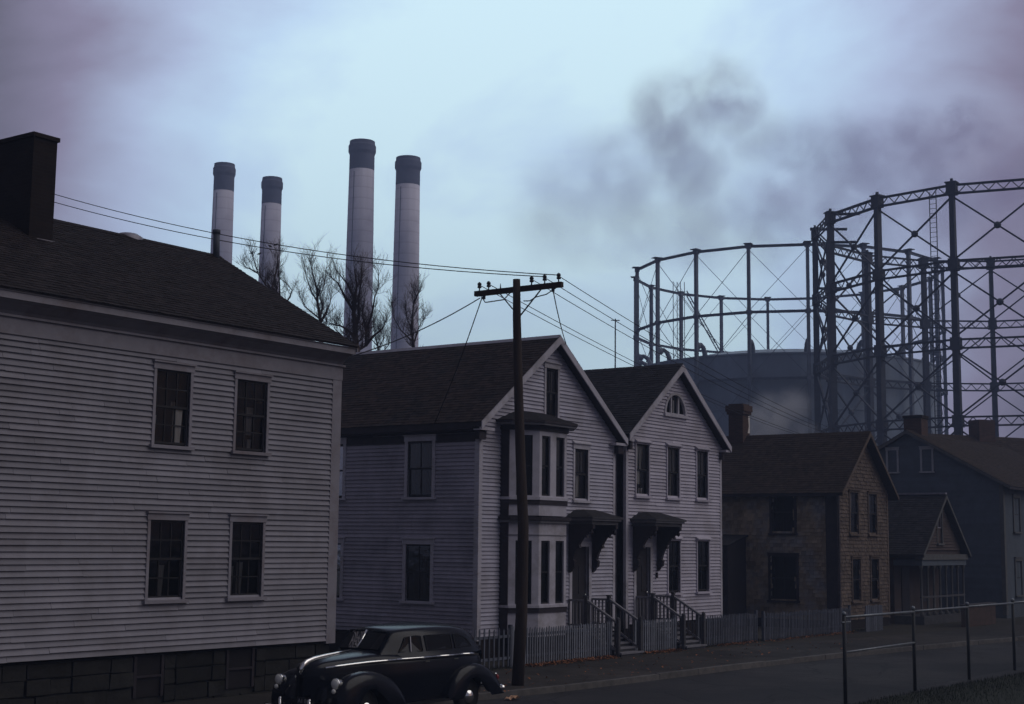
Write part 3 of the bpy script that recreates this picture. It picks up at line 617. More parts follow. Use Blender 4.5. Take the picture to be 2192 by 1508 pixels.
# fan window
m = MB(); n = 18; cx, cz, rr = fan
for i in range(n):
    a, b = math.pi * i / n, math.pi * (i + 1) / n
    P4 = [FP(F3, cx + r * math.cos(x), d, cz + r * math.sin(x)) for d in (-.03, .07) for r, x in ((rr, a), (rr + .09, a), (rr + .09, b), (rr, b))]
    m.hexa(P4)
fw_ = m.build('fan_window', 'trim_white', H3)
m = MB(); m.fbox(F3, cx - rr - .13, cx + rr + .13, -.05, .11, cz - .1, cz - .003); m.build('sill', 'trim_white', fw_)
m = MB()
for x in (-.25, .25): m.fbox(F3, cx + x - .035, cx + x + .035, -.05, .03, cz, cz + math.sqrt(rr * rr - .08))
m.fbox(F3, cx - rr, cx + rr, -.05, .02, cz, cz + .04); m.build('mullion', 'trim_white', fw_)
for x0, x1 in ((-rr, -.285), (-.215, .215), (.285, rr)):
    k = 8; low = [FP(F3, cx + x0 + (x1 - x0) * i / k, -.03, cz + .04) for i in range(k + 1)]; hi = [FP(F3, cx + x0 + (x1 - x0) * i / k, -.03, cz + max(.045, math.sqrt(max(0, rr * rr - (x0 + (x1 - x0) * i / k) ** 2)))) for i in range(k + 1)]
    m = MB(); m.grid([low, hi]); m.build('pane', 'window_glass', fw_)
m = MB(); m.fbox(F3, cx - .1, cx + .05, -.13, -.12, cz + .04, cz + .5); m.fbox(F3, cx + .1, cx + .2, -.13, -.12, cz + .04, cz + .5); m.build('curtain', 'curtain', fw_)
for a0, a1 in ((A3 - .02, A3 + .12), (B3 - .12, B3 + .02)):
    m = MB(); m.fbox(F3, a0, a1, -.3, .045, .75, 6.72); m.build('corner_board', 'trim_white', H3)
m = MB(); m.box(A3 - .02, B3 + .02, T3 - .02, 33, .1, .83); m.build('foundation', 'brick_dark', H3)
r3 = gable_roof(H3, RS3, 3.5, ZR3, SL3, 24.2, 33.3, 'roof_grey', rake=.2)
for sg, e_ in ((-1, A3), (1, B3)):
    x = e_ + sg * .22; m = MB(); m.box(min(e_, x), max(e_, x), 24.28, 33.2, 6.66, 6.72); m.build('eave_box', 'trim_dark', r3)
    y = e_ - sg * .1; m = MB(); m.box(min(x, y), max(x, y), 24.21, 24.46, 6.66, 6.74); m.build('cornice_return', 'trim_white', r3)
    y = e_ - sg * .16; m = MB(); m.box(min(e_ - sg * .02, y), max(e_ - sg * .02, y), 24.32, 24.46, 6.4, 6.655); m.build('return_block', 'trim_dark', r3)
entrance(H3, d3[0], d3[1], T3, .9, 3.3, 40.66, 42.62, (41.0, 42.36), '')
m = MB(); m.box(42.27, 42.34, 24.40, 24.46, 2.3, 2.48); m.build('door_plate', 'trim_dark', H3)

# ------------------------------------------------------------------ brown shingled house
T4, A4, B4 = 23.5, 54.92, 60.05; RS4, ZR4, SL4 = 57.5, 8.06, .86
H4 = thing('shingled_house', 'weathered brown wood-shingled house with patchy walls and brick chimney', 'house', (57.5, 27, 0), 'houses along the street')
F4, G4 = front(T4), side(A4)
m = MB(); m.box(A4 + .35, B4, T4 + .35, 30.5, .1, 5.75); m.prism([(A4 + .3, T4 + .35, 5.7), (B4, T4 + .35, 5.7), (RS4, T4 + .35, 7.8)], (0, 6.8, 0)); w4 = m.build('wall', 'interior', H4)
f4w = [(56.02, 56.84, 3.92, 5.55), (57.95, 58.78, 3.92, 5.55), (56.15, 56.95, 1.25, 2.9), (58.08, 58.88, 1.25, 2.9)]
s4w = [(25.36, 26.34, 3.92, 5.55), (25.30, 26.42, 1.25, 2.98)]
def wall_shingles(parent, fr, z0, z1, span, holes, mat, exp=.15):
    m = MB(); n = round((z1 - z0) / exp)
    for i in range(n):
        zb = z0 + i * exp; b0, b1 = span(zb + exp * .5); a = b0
        while a < b1 - .02:
            w = random.uniform(.09, .24); e2 = min(a + w, b1); c = (a + e2) / 2
            if not any(h[0] < c < h[1] and h[2] < zb + exp * .6 and h[3] > zb + exp * .4 for h in holes):
                j = random.uniform(-.015, .012); th = random.uniform(.028, .045)
                m.hexa([FP(fr, a + .003, 0, zb + j), FP(fr, e2 - .003, 0, zb + j), FP(fr, e2 - .003, th, zb + j), FP(fr, a + .003, th, zb + j), FP(fr, a + .003, -.01, zb + exp + .02), FP(fr, e2 - .003, -.01, zb + exp + .02), FP(fr, e2 - .003, .003, zb + exp + .02), FP(fr, a + .003, .003, zb + exp + .02)])
            a = e2
    return m.build('wall_shingles', mat, parent, kind='stuff')
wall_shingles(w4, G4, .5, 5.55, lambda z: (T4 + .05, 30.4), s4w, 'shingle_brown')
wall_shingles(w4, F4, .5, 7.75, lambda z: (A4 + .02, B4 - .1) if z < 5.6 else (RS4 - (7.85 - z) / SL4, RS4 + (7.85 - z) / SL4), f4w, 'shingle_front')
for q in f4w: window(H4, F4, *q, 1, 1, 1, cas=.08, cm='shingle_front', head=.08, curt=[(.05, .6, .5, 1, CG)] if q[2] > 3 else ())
for q in s4w: window(H4, G4, *q, 2, 1, 1, cas=.1, cm='trim_dark', head=.1, curt=[(.1, .9, .05, .4, 'interior')])
m = MB(); m.fbox(F4, A4 - .03, A4 + .1, -.2, .035, .45, 5.6); m.build('corner_board', 'trim_dark', H4)
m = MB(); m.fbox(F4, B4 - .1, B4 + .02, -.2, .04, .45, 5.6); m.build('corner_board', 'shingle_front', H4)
m = MB(); m.fbox(G4, T4 + .0, T4 + .5, .0, .085, .45, 5.45); m.build('drain_board', 'trim_dark', H4)
m = MB(); m.box(A4, B4, T4, 30.5, .05, .5); m.build('foundation', 'brick_dark', H4)
r4 = gable_roof(H4, RS4, 2.98, ZR4, SL4, 23.15, 30.9, 'roof_rust', rake=.14, ov_mat='shingle_front')
m = MB(); m.box(A4 - .3, A4, 23.2, 30.8, 5.44, 5.52); m.build('eave_box', 'trim_dark', r4)
m = MB(); m.box(57.1, 57.75, 28.72, 29.4, 7.4, 9.15); c4 = m.build('chimney', 'brick_red', r4)
m = MB(); m.box(57.04, 57.81, 28.66, 29.46, 9.0, 9.12); m.box(57.0, 57.85, 28.62, 29.5, 9.122, 9.38); m.box(57.1, 57.75, 28.72, 29.4, 9.382, 9.45); m.build('chimney_cap', 'brick_red', c4)
m = MB(); m.prism([(57.75, 28.72, 8.2), (57.75, 28.72, 8.95), (57.60, 28.72, 8.95), (57.66, 28.72, 8.5), (57.55, 28.72, 8.2)], (0, -.01, 0)); m.build('painted_light_streak', 'curtain', c4)  # pale patch: light catching the chimney's street face, painted on as a streak
# lean-to shed at its side
SH = thing('lean_to_shed', 'dark board lean-to shed against the brown shingled house', 'shed', (54.2, 28.6, 0))
m = MB(); m.prism([(54.85, 27.5, .1), (53.2, 27.5, .1), (53.2, 27.5, 3.35), (54.85, 27.5, 3.75)], (0, 3, 0)); m.build('wall', 'door_dark', SH)
for i in range(12):
    m = MB(); y = 27.46 + i * .25; m.box(53.17, 53.2, y, y + .235, .12, 3.33 + random.uniform(-.02, .02)); m.build('board', 'trim_dark', SH)
m = MB(); m.prism([(54.9, 27.4, 3.76), (53.05, 27.4, 3.34), (53.05, 27.4, 3.40), (54.9, 27.4, 3.83)], (0, 3.2, 0)); m.build('roof', 'roof_grey', SH)

# ------------------------------------------------------------------ small cottage with steep gable and porch
T6, A6, B6 = 22.6, 61.2, 66.7; RS6, ZR6, SL6 = 63.95, 5.68, .86
H6 = thing('gabled_cottage', 'small dark cottage with steep narrow gable, pale ridge and columned porch', 'house', (63.9, 25, 0), 'houses along the street')
F6, G6 = front(T6), side(A6)
TW = T6 + 1.1
m = MB(); m.box(A6, B6, TW, 29, 0, 3.1); m.prism([(A6 + .1, T6 + .02, 3.08), (B6 - .1, T6 + .02, 3.08), (RS6, T6 + .02, 5.45)], (0, 6.3, 0)); w6 = m.build('wall', 'paint_cottage', H6)
lay(w6, clapboards(w6, front(T6), 3.25, 5.2, lambda z: (RS6 - (5.4 - z) / SL6, RS6 + (5.4 - z) / SL6), [(63.4, 64.1, 3.5, 5.0)], .13, 'paint_cottage'), 'paint_cottage')
window(H6, F6, 63.47, 64.03, 3.6, 4.9, 1, 1, 1, cas=.09, head=.1, cm='trim_dull', sm='sash_pale', depth=.04)
window(H6, G6, 24.6, 25.5, 1.1, 2.5, 2, 1, 1, cm='trim_dark', depth=.04)
r6 = gable_roof(H6, RS6, 3.0, ZR6, SL6, 22.3, 29.3, 'roof_grey', rake=.12, ov_mat='trim_dull', soffit='trim_dark')
m = MB(); m.box(RS6 - .1, RS6 + .1, 22.3, 29.3, ZR6 + .03, ZR6 + .11); m.build('ridge_board', 'ridge_metal', r6)
m = MB(); m.box(A6 - .15, B6 + .15, T6 - .22, T6 + .1, 2.86, 3.1); po = m.build('porch', 'trim_dull', H6)
m = MB(); m.box(A6 - .05, B6 + .05, T6 - .16, TW, 2.62, 2.855); m.build('porch_beam', 'paint_blue', po)
m = MB(); m.box(A6 - .05, B6 + .05, T6 - .2, TW, .1, .5); m.build('porch_floor', 'porch_dark', po)
for i in range(8):
    x = A6 + .1 + i * (B6 - A6 - .2) / 7; m = MB(); m.lathe([(.09, .5), (.09, .6), (.055, .68), (.05, 2.45), (.09, 2.52), (.09, 2.62)], 8, (x, T6 - .05, 0)); m.build('porch_column', 'trim_dull', po, True)
m = MB(); m.box(A6, B6, T6 - .09, T6 - .02, 1.25, 1.33); m.build('porch_rail', 'porch_dark', po)
F6b = front(TW)
m = MB(); m.fbox(F6b, 62.0, 62.9, 0, .04, .5, 2.5); m.build('porch_door', 'door_dark', H6); m = MB(); m.fbox(F6b, 64.4, 65.3, 0, .04, 1.0, 2.5); m.build('porch_window', 'door_dark', H6)

# ------------------------------------------------------------------ blue-grey house end-on
H5 = thing('blue_grey_house', 'large blue-grey gable-ended house with two small attic windows and brown roof', 'house', (76, 26.5, 0), 'houses along the street')
A5, T5a, T5b = 70.0, 21.7, 31.0; RT5, ZR5 = 26.25, 9.08
G5 = side(A5)
m = MB(); m.box(A5, 86, T5a, T5b, 0, 6.45); m.prism([(A5, T5a, 6.4), (A5, T5b, 6.4), (A5, RT5, 8.85)], (16, 0, 0)); w5 = m.build('wall', 'paint_blue', H5)
lay(w5, clapboards(w5, G5, .7, 8.8, lambda z: (T5a + .1, T5b - .1) if z < 6.3 else (RT5 - (8.9 - z) / .545, RT5 + (8.9 - z) / .545), [(27.28, 27.28 + .6, 7.1, 8.2), (25.55, 26.0, 7.1, 8.2)], .16, 'paint_blue', thick=.025), 'paint_blue', limit=120)
m = MB(); m.fbox(G5, T5a - .03, T5a + .16, -.2, .05, .3, 6.35); m.build('corner_board', 'trim_dull', H5)
for a0, a1 in ((26.82, 27.28), (25.07, 25.55)): window(H5, G5, a0, a1, 7.08, 8.12, 1, 1, 1, cas=.09, head=.12, cm='trim_pale', depth=.03)
for z0 in (1.2, 4.2): window(H5, front(T5a), 71.5, 72.4, z0, z0 + 1.6, 2, 1, 1, cm='trim_dull', depth=.03); window(H5, front(T5a), 76, 76.9, z0, z0 + 1.6, 2, 1, 1, cm='trim_dull', depth=.03)
r5 = gable_roof(H5, RT5, 5.0, ZR5, .56, 69.75, 86.3, 'roof_rust', axis='s', rake=.13, ov_mat='trim_dull', exp=.2)
for cx_, cy_ in ((71.4, 26.3),):
    m = MB(); m.box(cx_ - .45, cx_ + .45, cy_ - .4, cy_ + .5, 8.3, 9.75); c5 = m.build('chimney', 'brick_red', r5)
    m = MB(); m.box(cx_ - .5, cx_ + .5, cy_ - .45, cy_ + .55, 9.752, 9.9); m.build('chimney_cap', 'brick_dark', c5)

# ------------------------------------------------------------------ long roofed house behind
H7 = thing('long_roofed_house', 'long brown-roofed house with thick brick chimney below the nearer gasholder frame', 'house', (98, 33, 0), 'houses along the street')
m = MB(); m.box(86.5, 108, 34, 45, 0, 7.2); m.build('wall', 'paint_cottage', H7)
# ridge across the view
m = MB(); P_, Q_ = Vector((88.5, 33.2, 0)), Vector((107, 22.0, 0)); dd = (Q_ - P_).normalized(); nn = Vector((-dd.y, dd.x, 0))
def pq(a, b, z): v = P_ + dd * a + nn * b; return (v.x, v.y, z)
m.prism([pq(0, -5, 6.2), pq(0, 0, 10.45), pq(0, 5, 6.2)], dd * 26); r7 = m.build('roof', 'roof_rust', H7)
m = MB(); m.prism([pq(.1, -4.6, 0), pq(.1, 4.6, 0), pq(.1, 4.6, 6.4), pq(.1, -4.6, 6.4)], dd * 25.6); m.build('front_wall', 'paint_cottage', H7)
sv = Vector(pq(0, 0, 10.45)) - Vector(pq(0, -5, 6.2)); shingles(r7, pq(0, -5.03, 6.19), dd, sv, 26, sv.length, 'roof_rust', exp=.22, wmin=.2, wmax=.45)
for a in (5.2,):
    m = MB(); q = [pq(a, -.5, 9.5), pq(a + 1.25, -.5, 9.5), pq(a + 1.25, .5, 9.5), pq(a, .5, 9.5)]; m.prism(q, (0, 0, 1.95)); c7 = m.build('chimney', 'brick_red', r7)

# ------------------------------------------------------------------ picket fences
def picket_fence(label, s0, s1, t, z0=.14, h=1.0, step=.115, mat='picket_paint', posts=True, wid=.055):
    f = thing('picket_fence', label, 'fence', ((s0 + s1) / 2, t, z0), 'picket fences in front of the houses')
    tf = t if callable(t) else None
    for zz in (.22, .78):
        m = MB(); m.box(s0, s1, t + .02, t + .06, z0 + zz, z0 + zz + .07); m.build('rail', 'picket_dark', f)
    if posts:
        for x in (s0, s1): m = MB(); m.box(x - .045, x + .045, t + .01, t + .1, z0 - .05, z0 + h + .06); m.build('post', mat, f)
    x = s0 + .08
    while x < s1 - .06:
        m = MB(); hh = h + random.uniform(-.035, .02); l = random.uniform(-.012, .012); w = wid / 2; zb = z0 + .03 + random.uniform(-.02, .02)
        m.prism([(x - w, t - .004, zb), (x + w, t - .004, zb), (x + w + l, t - .004, z0 + hh - .05), (x + l, t - .004, z0 + hh), (x - w + l, t - .004, z0 + hh - .05)], (0, .02, 0)); m.build('picket', mat, f)
        x += step + random.uniform(-.006, .006)
    return f
picket_fence('gappy dark picket fence between the parked car and the utility pole', 29.3, 32.05, 22.9, .14, 1.05, .21, 'picket_dark', wid=.05)
picket_fence('close white picket fence under the bay window beside the utility pole', 32.2, 37.12, 22.95)
picket_fence('short picket fence between the two flights of front steps', 38.5, 40.95, 22.95)
picket_fence('blue-grey picket fence right of the second flight of steps', 42.42, 46.6, 22.95, .14, .98, .12, 'picket_dark')
picket_fence('shadowy picket fence in front of the brown shingled house', 46.75, 54.2, 22.75, .14, .96, .125, 'picket_dark')
bp = thing('board_panel', 'pale blue-grey board gate panel ending the picket fence by the shingled house', 'gate', (55.4, 22.4, 0))
for i in range(9):
    m = MB(); x = 54.6 + i * .19; m.box(x, x + .17, 22.3, 22.33, .1, 1.12 + random.uniform(-.03, .03)); m.build('board', 'picket_dark', bp)
m = MB(); m.box(54.6, 56.3, 22.335, 22.38, .8, .88); m.build('rail', 'picket_dark', bp)
lw = thing('garden_wall', 'low reddish garden wall in front of the cottage porch', 'wall', (62.5, 20.6, 0))
m = MB(); m.box(60.9, 64.6, 20.5, 20.75, 0, 1.0); m.build('wall_body', 'brick_red', lw); m = MB(); m.box(60.85, 64.65, 20.46, 20.79, 1.002, 1.07); m.build('coping', 'porch_dark', lw)
# fallen leaves drifted along the fences
m = MB()
for (a, b, t, n, sp) in ((32.4, 36.9, 22.72, 700, .16), (38.6, 40.6, 22.7, 230, .14), (43, 46, 22.7, 160, .12), (46.5, 54, 22.5, 300, .15), (29, 45, 21.6, 130, 1.2), (22, 50, 20.1, 140, .7)):
    for _ in range(n):
        x = random.uniform(a, b); y = t + random.gauss(0, sp) * (1 if n < 140 else .8); r = random.uniform(.025, .06); z = .155 + random.random() * .07 * math.exp(-((y - t) / .15) ** 2); th = random.uniform(0, 6.28); tl = random.uniform(-.5, .5)
        c, s2 = math.cos(th), math.sin(th)
        m.quad(*[(x + r * (u * c - v * s2), y + r * (u * s2 + v * c), z + r * (tl * u + abs(v) * .4)) for u, v in ((-1, 0), (0, -.55), (1, 0), (0, .55))])
o = m.build('leaves', 'leaf'); o['kind'] = 'stuff'; o['label'] = 'orange-brown fallen leaves drifted along the picket fences'; o['category'] = 'leaves'
pp = MB(); rows = []
for i in range(6): rows.append([(26.55 + i * .085, 18.98 + j * .06, .005 + .10 * abs(math.sin(i * 1.7 + j * 1.1)) * (1 - abs(i - 2.5) / 4)) for j in range(4)])
pp.grid(rows); tag(pp.build('crumpled_paper', 'paper'), 'crumpled tan paper scrap in the gutter behind the car', 'litter')

# ------------------------------------------------------------------ utility pole and wires
def insulator(m, x, y, z):
    m.tube([(x, y, z), (x, y, z + .11)], .016, 6); m.lathe([(.02, .07), (.055, .08), (.05, .12), (.035, .14), (.055, .15), (.045, .2), (.001, .23)], 10, (x, y, z))
def utility_pole(loc, label, hgt=9.55, detailed=True):
    p = thing('utility_pole', label, 'pole', loc, 'wooden utility poles', local=True)
    m = MB(); m.tube([(0, .0, -.1), (.05, -.06, 1.6), (.10, -.05, 3.6), (.06, .02, 5.2), (.02, .08, 7.0), (0, .13, 8.6), (0, .15, hgt)], [.145, .138, .128, .118, .108, .098, .088], 14); sh_ = m.build('shaft', 'pole_wood', p, True)
    za = hgt - .28
    m = MB(); m.box(.07, .19, -1.08, 1.48, za, za + .125); ca = m.build('crossarm', 'pole_wood', p)
    for yy in (-.5, .75):
        m = MB(); m.bar((.13, .13 + (yy - .13), za + .02), (.1, .13, za - .62), .05, .012); m.build('brace', 'steel_dark', p)
    for yy in (-.98, -.58, -.2, 1.08, 1.36):
        m = MB(); insulator(m, .13, yy, za + .125); m.build('insulator', 'insulator', p, True)
    m = MB(); m.tube([(.13, .72, za + .12), (.13, .72, za + .26)], [.02, .004], 6); m.build('spare_pin', 'steel_dark', p)
    if detailed:
        m = MB(); m.tube([(.13, -.9, za - .01), (.1, -.65, za - .14), (.1, -.35, za - .18), (.08, -.18, za - .26), (.06, -.02, za - .25)], .014, 6); m.tube([(.13, 1.3, za - .02), (.1, 1.15, za - .18), (.1, .6, za - .16), (.08, .4, za - .02)], .014, 6); m.build('jumper_cable', 'wire', p, True)
        m = MB(); m.tube([(.13, -.82, za - .09), (.13, -.82, za)], .04, 8); m.tube([(.13, 1.22, za - .09), (.13, 1.22, za)], .04, 8); m.build('clamp', 'steel_dark', p)
    return p
PB = (28.36, 20.09, .12); UP = utility_pole(PB, 'leaning wooden utility pole with single crossarm in front of the bay window')
FPL = (78.0, 31.6, 0); utility_pole(FPL, 'far utility pole standing behind the brown shingled house', 8.9, False)
utility_pole((26.1, 37.3, 0), 'rear utility pole standing behind the left house chimney', 14.0, False)
ZA = .12 + 9.27 + .125 + .17
def wire(label, pts, sag=0, r=.011, n=22, name='overhead_wire'):
    a, b = Vector(pts[0]), Vector(pts[-1]); L = []
    for i in range(n + 1):
        f = i / n; p = a.lerp(b, f); p.z -= 4 * sag * f * (1 - f); L.append(p)
    m = MB(); m.tube(L, r, 5); return tag(m.build(name, 'wire'), label, 'wire', 'wires strung from the utility pole')
ys = [PB[1] + y for y in (-.98, -.58, -.2, 1.08, 1.36)]
XP = PB[0] + .13
wire('upper of the two long wires crossing the sky above the left house', [(26.225, 37.216, 13.926), (XP, ys[0], ZA)], .48, .012)
wire('lower of the two long wires crossing the sky above the left house', [(26.253, 37.233, 13.676), (XP, ys[1], ZA)], .46, .012)
fz = 8.9 - .28 + .3
names = ('street wire from the outermost insulator at right end of the crossarm', 'street wire from the second insulator at right end of crossarm', 'street wire from the insulator just right of the pole top', 'street wire from the insulator second from the left crossarm tip', 'street wire from the insulator at the left tip of crossarm')
for y, fy, nm in zip(ys, (-.98, -.58, -.2, 1.08, 1.36), names): wire(nm, [(XP, y, ZA - .02), (FPL[0] + .13, FPL[1] + fy, fz)], .55, .010)
ZC = PB[2] + 9.27 - .05
wire('service drop from the left crossarm tip to the corner of the left house eave', [(XP, PB[1] + 1.34, ZC), (25.2, 22.62, 7.62)], .12, .014, name='service_wire')
wire('service drop from the left crossarm tip to the roof edge of the bay window house', [(XP, PB[1] + 1.28, ZC), (32.35, 25.9, 6.66)], .12, .014, name='service_wire')
wire('service drop from the right crossarm tip to the gable peak of bay window house', [(XP, PB[1] - .82, ZC), (36.45, 24.17, 9.33)], .1, .014, name='service_wire')
mast = thing('antenna_mast', 'thin distant mast with small crossbar behind the fan window house', 'mast', (71.8, 44.2, 0))
m = MB(); m.tube([(71.8, 44.2, 0), (71.8, 44.2, 16.3)], [.07, .035], 8); m.build('shaft', 'steel_dark', mast); m = MB(); m.bar((71.65, 44.4, 16.2), (71.95, 44.0, 16.2), .05); m.build('crossbar', 'steel_dark', mast)

# ------------------------------------------------------------------ parked car
CAR = thing('parked_sedan', 'shiny black rounded vintage sedan parked at the kerb, cut by the picture edge', 'car', (22.4, 18.93, 0), None, math.pi, local=True)
def interp(tab, x):
    if x >= tab[0][0]: return tab[0][1:]
    for p, q in zip(tab, tab[1:]):
        if q[0] <= x <= p[0]:
            f = (x - p[0]) / (q[0] - p[0]); f = f * f * (3 - 2 * f) if False else f
            return tuple(a + (b - a) * f for a, b in zip(p[1:], q[1:]))
    return tab[-1][1:]
# x, half width, crown height, shoulder drop
LOW = [(2.47, .05, .98, .03), (2.45, .13, 1.06, .05), (2.41, .20, 1.14, .08), (2.32, .27, 1.20, .10), (2.15, .34, 1.245, .12), (1.9, .41, 1.275, .13), (1.5, .50, 1.31, .14), (1.1, .62, 1.345, .15), (.9, .70, 1.36, .15), (.6, .76, 1.35, .14), (0, .81, 1.33, .12), (-.8, .83, 1.32, .11), (-1.4, .81, 1.32, .11), (-1.85, .74, 1.32, .13), (-2.15, .62, 1.27, .17), (-2.4, .46, 1.14, .2), (-2.54, .30, .95, .2), (-2.58, .12, .8, .1)]
rows = []
for x, w, zt, dr in LOW:
    zs = zt - dr; half = [(0, zt), (w * .35, zt - .012), (w * .65, zt - .045), (w * .86, zt - dr * .6), (w * .965, zs - .03), (w, zs - .12), (w * 1.0, .78), (w * .98, .55), (w * .93, .36)]
    rows.append([(x, -y, z) for y, z in half[::-1]] + [(x, y, z) for y, z in half[1:]])
m = MB(); m.grid(rows); body = m.build('body', 'car_paint', CAR, True)
# greenhouse
GH = [(.93, .54, 1.35, 0), (.84, .56, 1.44, .2), (.71, .58, 1.60, .62), (.61, .60, 1.70, .9), (.48, .64, 1.755, 1), (.2, .70, 1.79, 1), (-.3, .73, 1.81, 1), (-.8, .73, 1.81, 1), (-1.25, .715, 1.79, 1), (-1.6, .69, 1.745, 1), (-1.85, .65, 1.67, .95), (-2.05, .59, 1.55, .8), (-2.22, .52, 1.40, .58), (-2.36, .44, 1.24, .32), (-2.47, .34, 1.06, .1)]
rows = []
for x, w, zr, k in GH:
    b = min(1.27, zr - .07); half = [(0, zr), (w * .38, zr - .012), (w * .68, zr - .05 * (.4 + .6 * k)), (w * .86, zr - .115 * (.4 + .6 * k)), (w * .94, zr - .2 * k - .05), (w * 1.04, b + .03), (w * 1.10, b - .06)]
    rows.append([(x, -y, z) for y, z in half[::-1]] + [(x, y, z) for y, z in half[1:]])
m = MB(); m.grid(rows); roof = m.build('roof', 'car_paint', CAR, True)
# glass: split windscreen and side windows sit a little proud of the shell
def gh_y(x, z):
    w, zr, k = interp([(a, b, c, d) for a, b, c, d in GH], x); b = min(1.27, zr - .07)
    z1, z0 = zr - .2 * k - .05, b + .03; f = max(-.2, min(1.05, (z - z0) / max(.01, z1 - z0))); return w * (1.04 + (.94 - 1.04) * f)
for sg in (-1, 1):
    def sidewin(name, pts):
        m = MB(); m.quad(*[(x, sg * (gh_y(x, z) + .006), z) for x, z in pts]); g = m.build(name, 'car_glass', roof)
        m = MB()
        for (p, q) in zip(pts, pts[1:] + pts[:1]): m.bar((p[0], sg * (gh_y(*p) + .008), p[1]), (q[0], sg * (gh_y(*q) + .008), q[1]), .014)
        m.build('window_trim', 'car_black', roof)
    sidewin('front_side_window', [(.52, 1.31), (-.10, 1.31), (-.10, 1.585), (.05, 1.60), (.32, 1.575)])
    sidewin('rear_side_window', [(-.22, 1.31), (-1.02, 1.31), (-1.02, 1.585), (-.22, 1.595)])
    sidewin('quarter_window', [(-1.12, 1.32), (-1.70, 1.33), (-1.56, 1.47), (-1.38, 1.55), (-1.12, 1.58)])
    m = MB(); m.bar((.24, sg * (gh_y(.24, 1.31) + .012), 1.31), (.20, sg * (gh_y(.2, 1.58) + .012), 1.59), .022); m.build('window_divider', 'chrome', roof)
    m = MB(); m.quad((.955, sg * .03, 1.385), (.88, sg * .46, 1.375), (.64, sg * .46, 1.645), (.695, sg * .03, 1.685)); m.build('windscreen', 'car_glass', roof)
    m = MB(); m.bar((.885, sg * .49, 1.36), (.62, sg * .49, 1.665), .05); m.build('pillar', 'car_paint', roof)
m = MB(); m.tube([(.965, 0, 1.375), (.69, 0, 1.70)], .022, 10); m.build('windscreen_bar', 'chrome', roof, True)
m = MB(); m.quad((.92, -.48, 1.37), (.92, .48, 1.37), (.66, .48, 1.65), (.66, -.48, 1.65)); m.build('windscreen_dark_sheet', 'car_black', roof)  # black sheet behind the glass, stands in for the unlit cabin
m = MB(); m.bar((.60, -.48, 1.69), (.60, .48, 1.69), .06, .02); m.build('visor', 'car_paint', roof)
# bonnet spear, side strips
m = MB(); m.tube([(2.475, 0, .99), (2.462, 0, 1.08), (2.43, 0, 1.145), (2.34, 0, 1.205), (2.15, 0, 1.252), (1.9, 0, 1.284), (1.5, 0, 1.32), (1.14, 0, 1.352)], [.026, .044, .052, .048, .036, .028, .022, .014], 8); m.build('bonnet_spear', 'chrome', body, True)
for sg in (-1, 1):
    pts = []
    for x in (2.2, 1.9, 1.6, 1.3, 1.0, .7, .4, 0, -.4, -.8, -1.2, -1.6, -1.9):
        w, zt, dr = interp(LOW, x); z = 1.135 + .075 * (1 - (x - 0) / 2.2) if x > 0 else 1.21 - .012 * (-x); pts.append((x, sg * (w + .012), min(z, zt - dr - .02)))
    for a, b in ((0, 5), (5, 8), (8, 10), (10, 12)):
        m = MB(); q = [Vector(p) for p in pts[a:b + 1]]; q[0] += (q[1] - q[0]).normalized() * .012; q[-1] -= (q[-1] - q[-2]).normalized() * .012; m.tube(q, .024, 8); m.build('side_strip', 'chrome', body, True)
# wings
def wing(tab, ax, name, yin, ymid, yout):
    for sg in (-1, 1):
        rows = []
        for x, zt, k in tab:
            d = x - ax; low = .33 + math.sqrt(.405 ** 2 - d * d) if abs(d) < .40 else .34
            low = min(low, zt - .07); yo = yout * k + (1 - k) * ymid
            pr = [(yin, zt - .16), ((yin + ymid) / 2, zt - .045), (ymid, zt - .002), (ymid + (yo - ymid) * .55, zt - .025), (ymid + (yo - ymid) * .86, zt - .10), (yo, zt - .22 if zt - .22 > low else low + .02), (yo - .005, low)]
            rows.append([(x, sg * y, max(z, low) if i < 6 else z) for i, (y, z) in enumerate(pr)])
        m = MB(); m.grid(rows); k = len(rows[0])
        m.quad(*rows[0]); m.quad(*rows[-1][::-1]); m.build(name, 'car_paint', body, True)
wing([(2.36, .62, .55), (2.33, .74, .72), (2.26, .84, .85), (2.12, .94, .94), (1.95, 1.00, .98), (1.7, 1.04, 1), (1.45, 1.035, 1), (1.2, .985, 1), (.95, .89, .98), (.75, .76, .95), (.58, .60, .9), (.48, .44, .85)], 1.55, 'front_wing', .30, .72, .93)
wing([(-.78, .44, .8), (-.84, .62, .9), (-.95, .78, .95), (-1.15, .92, 1), (-1.4, .995, 1), (-1.6, 1.01, 1), (-1.85, .97, 1), (-2.1, .87, .97), (-2.32, .72, .9), (-2.5, .54, .8), (-2.58, .42, .7)], -1.55, 'rear_wing', .5, .80, .95)
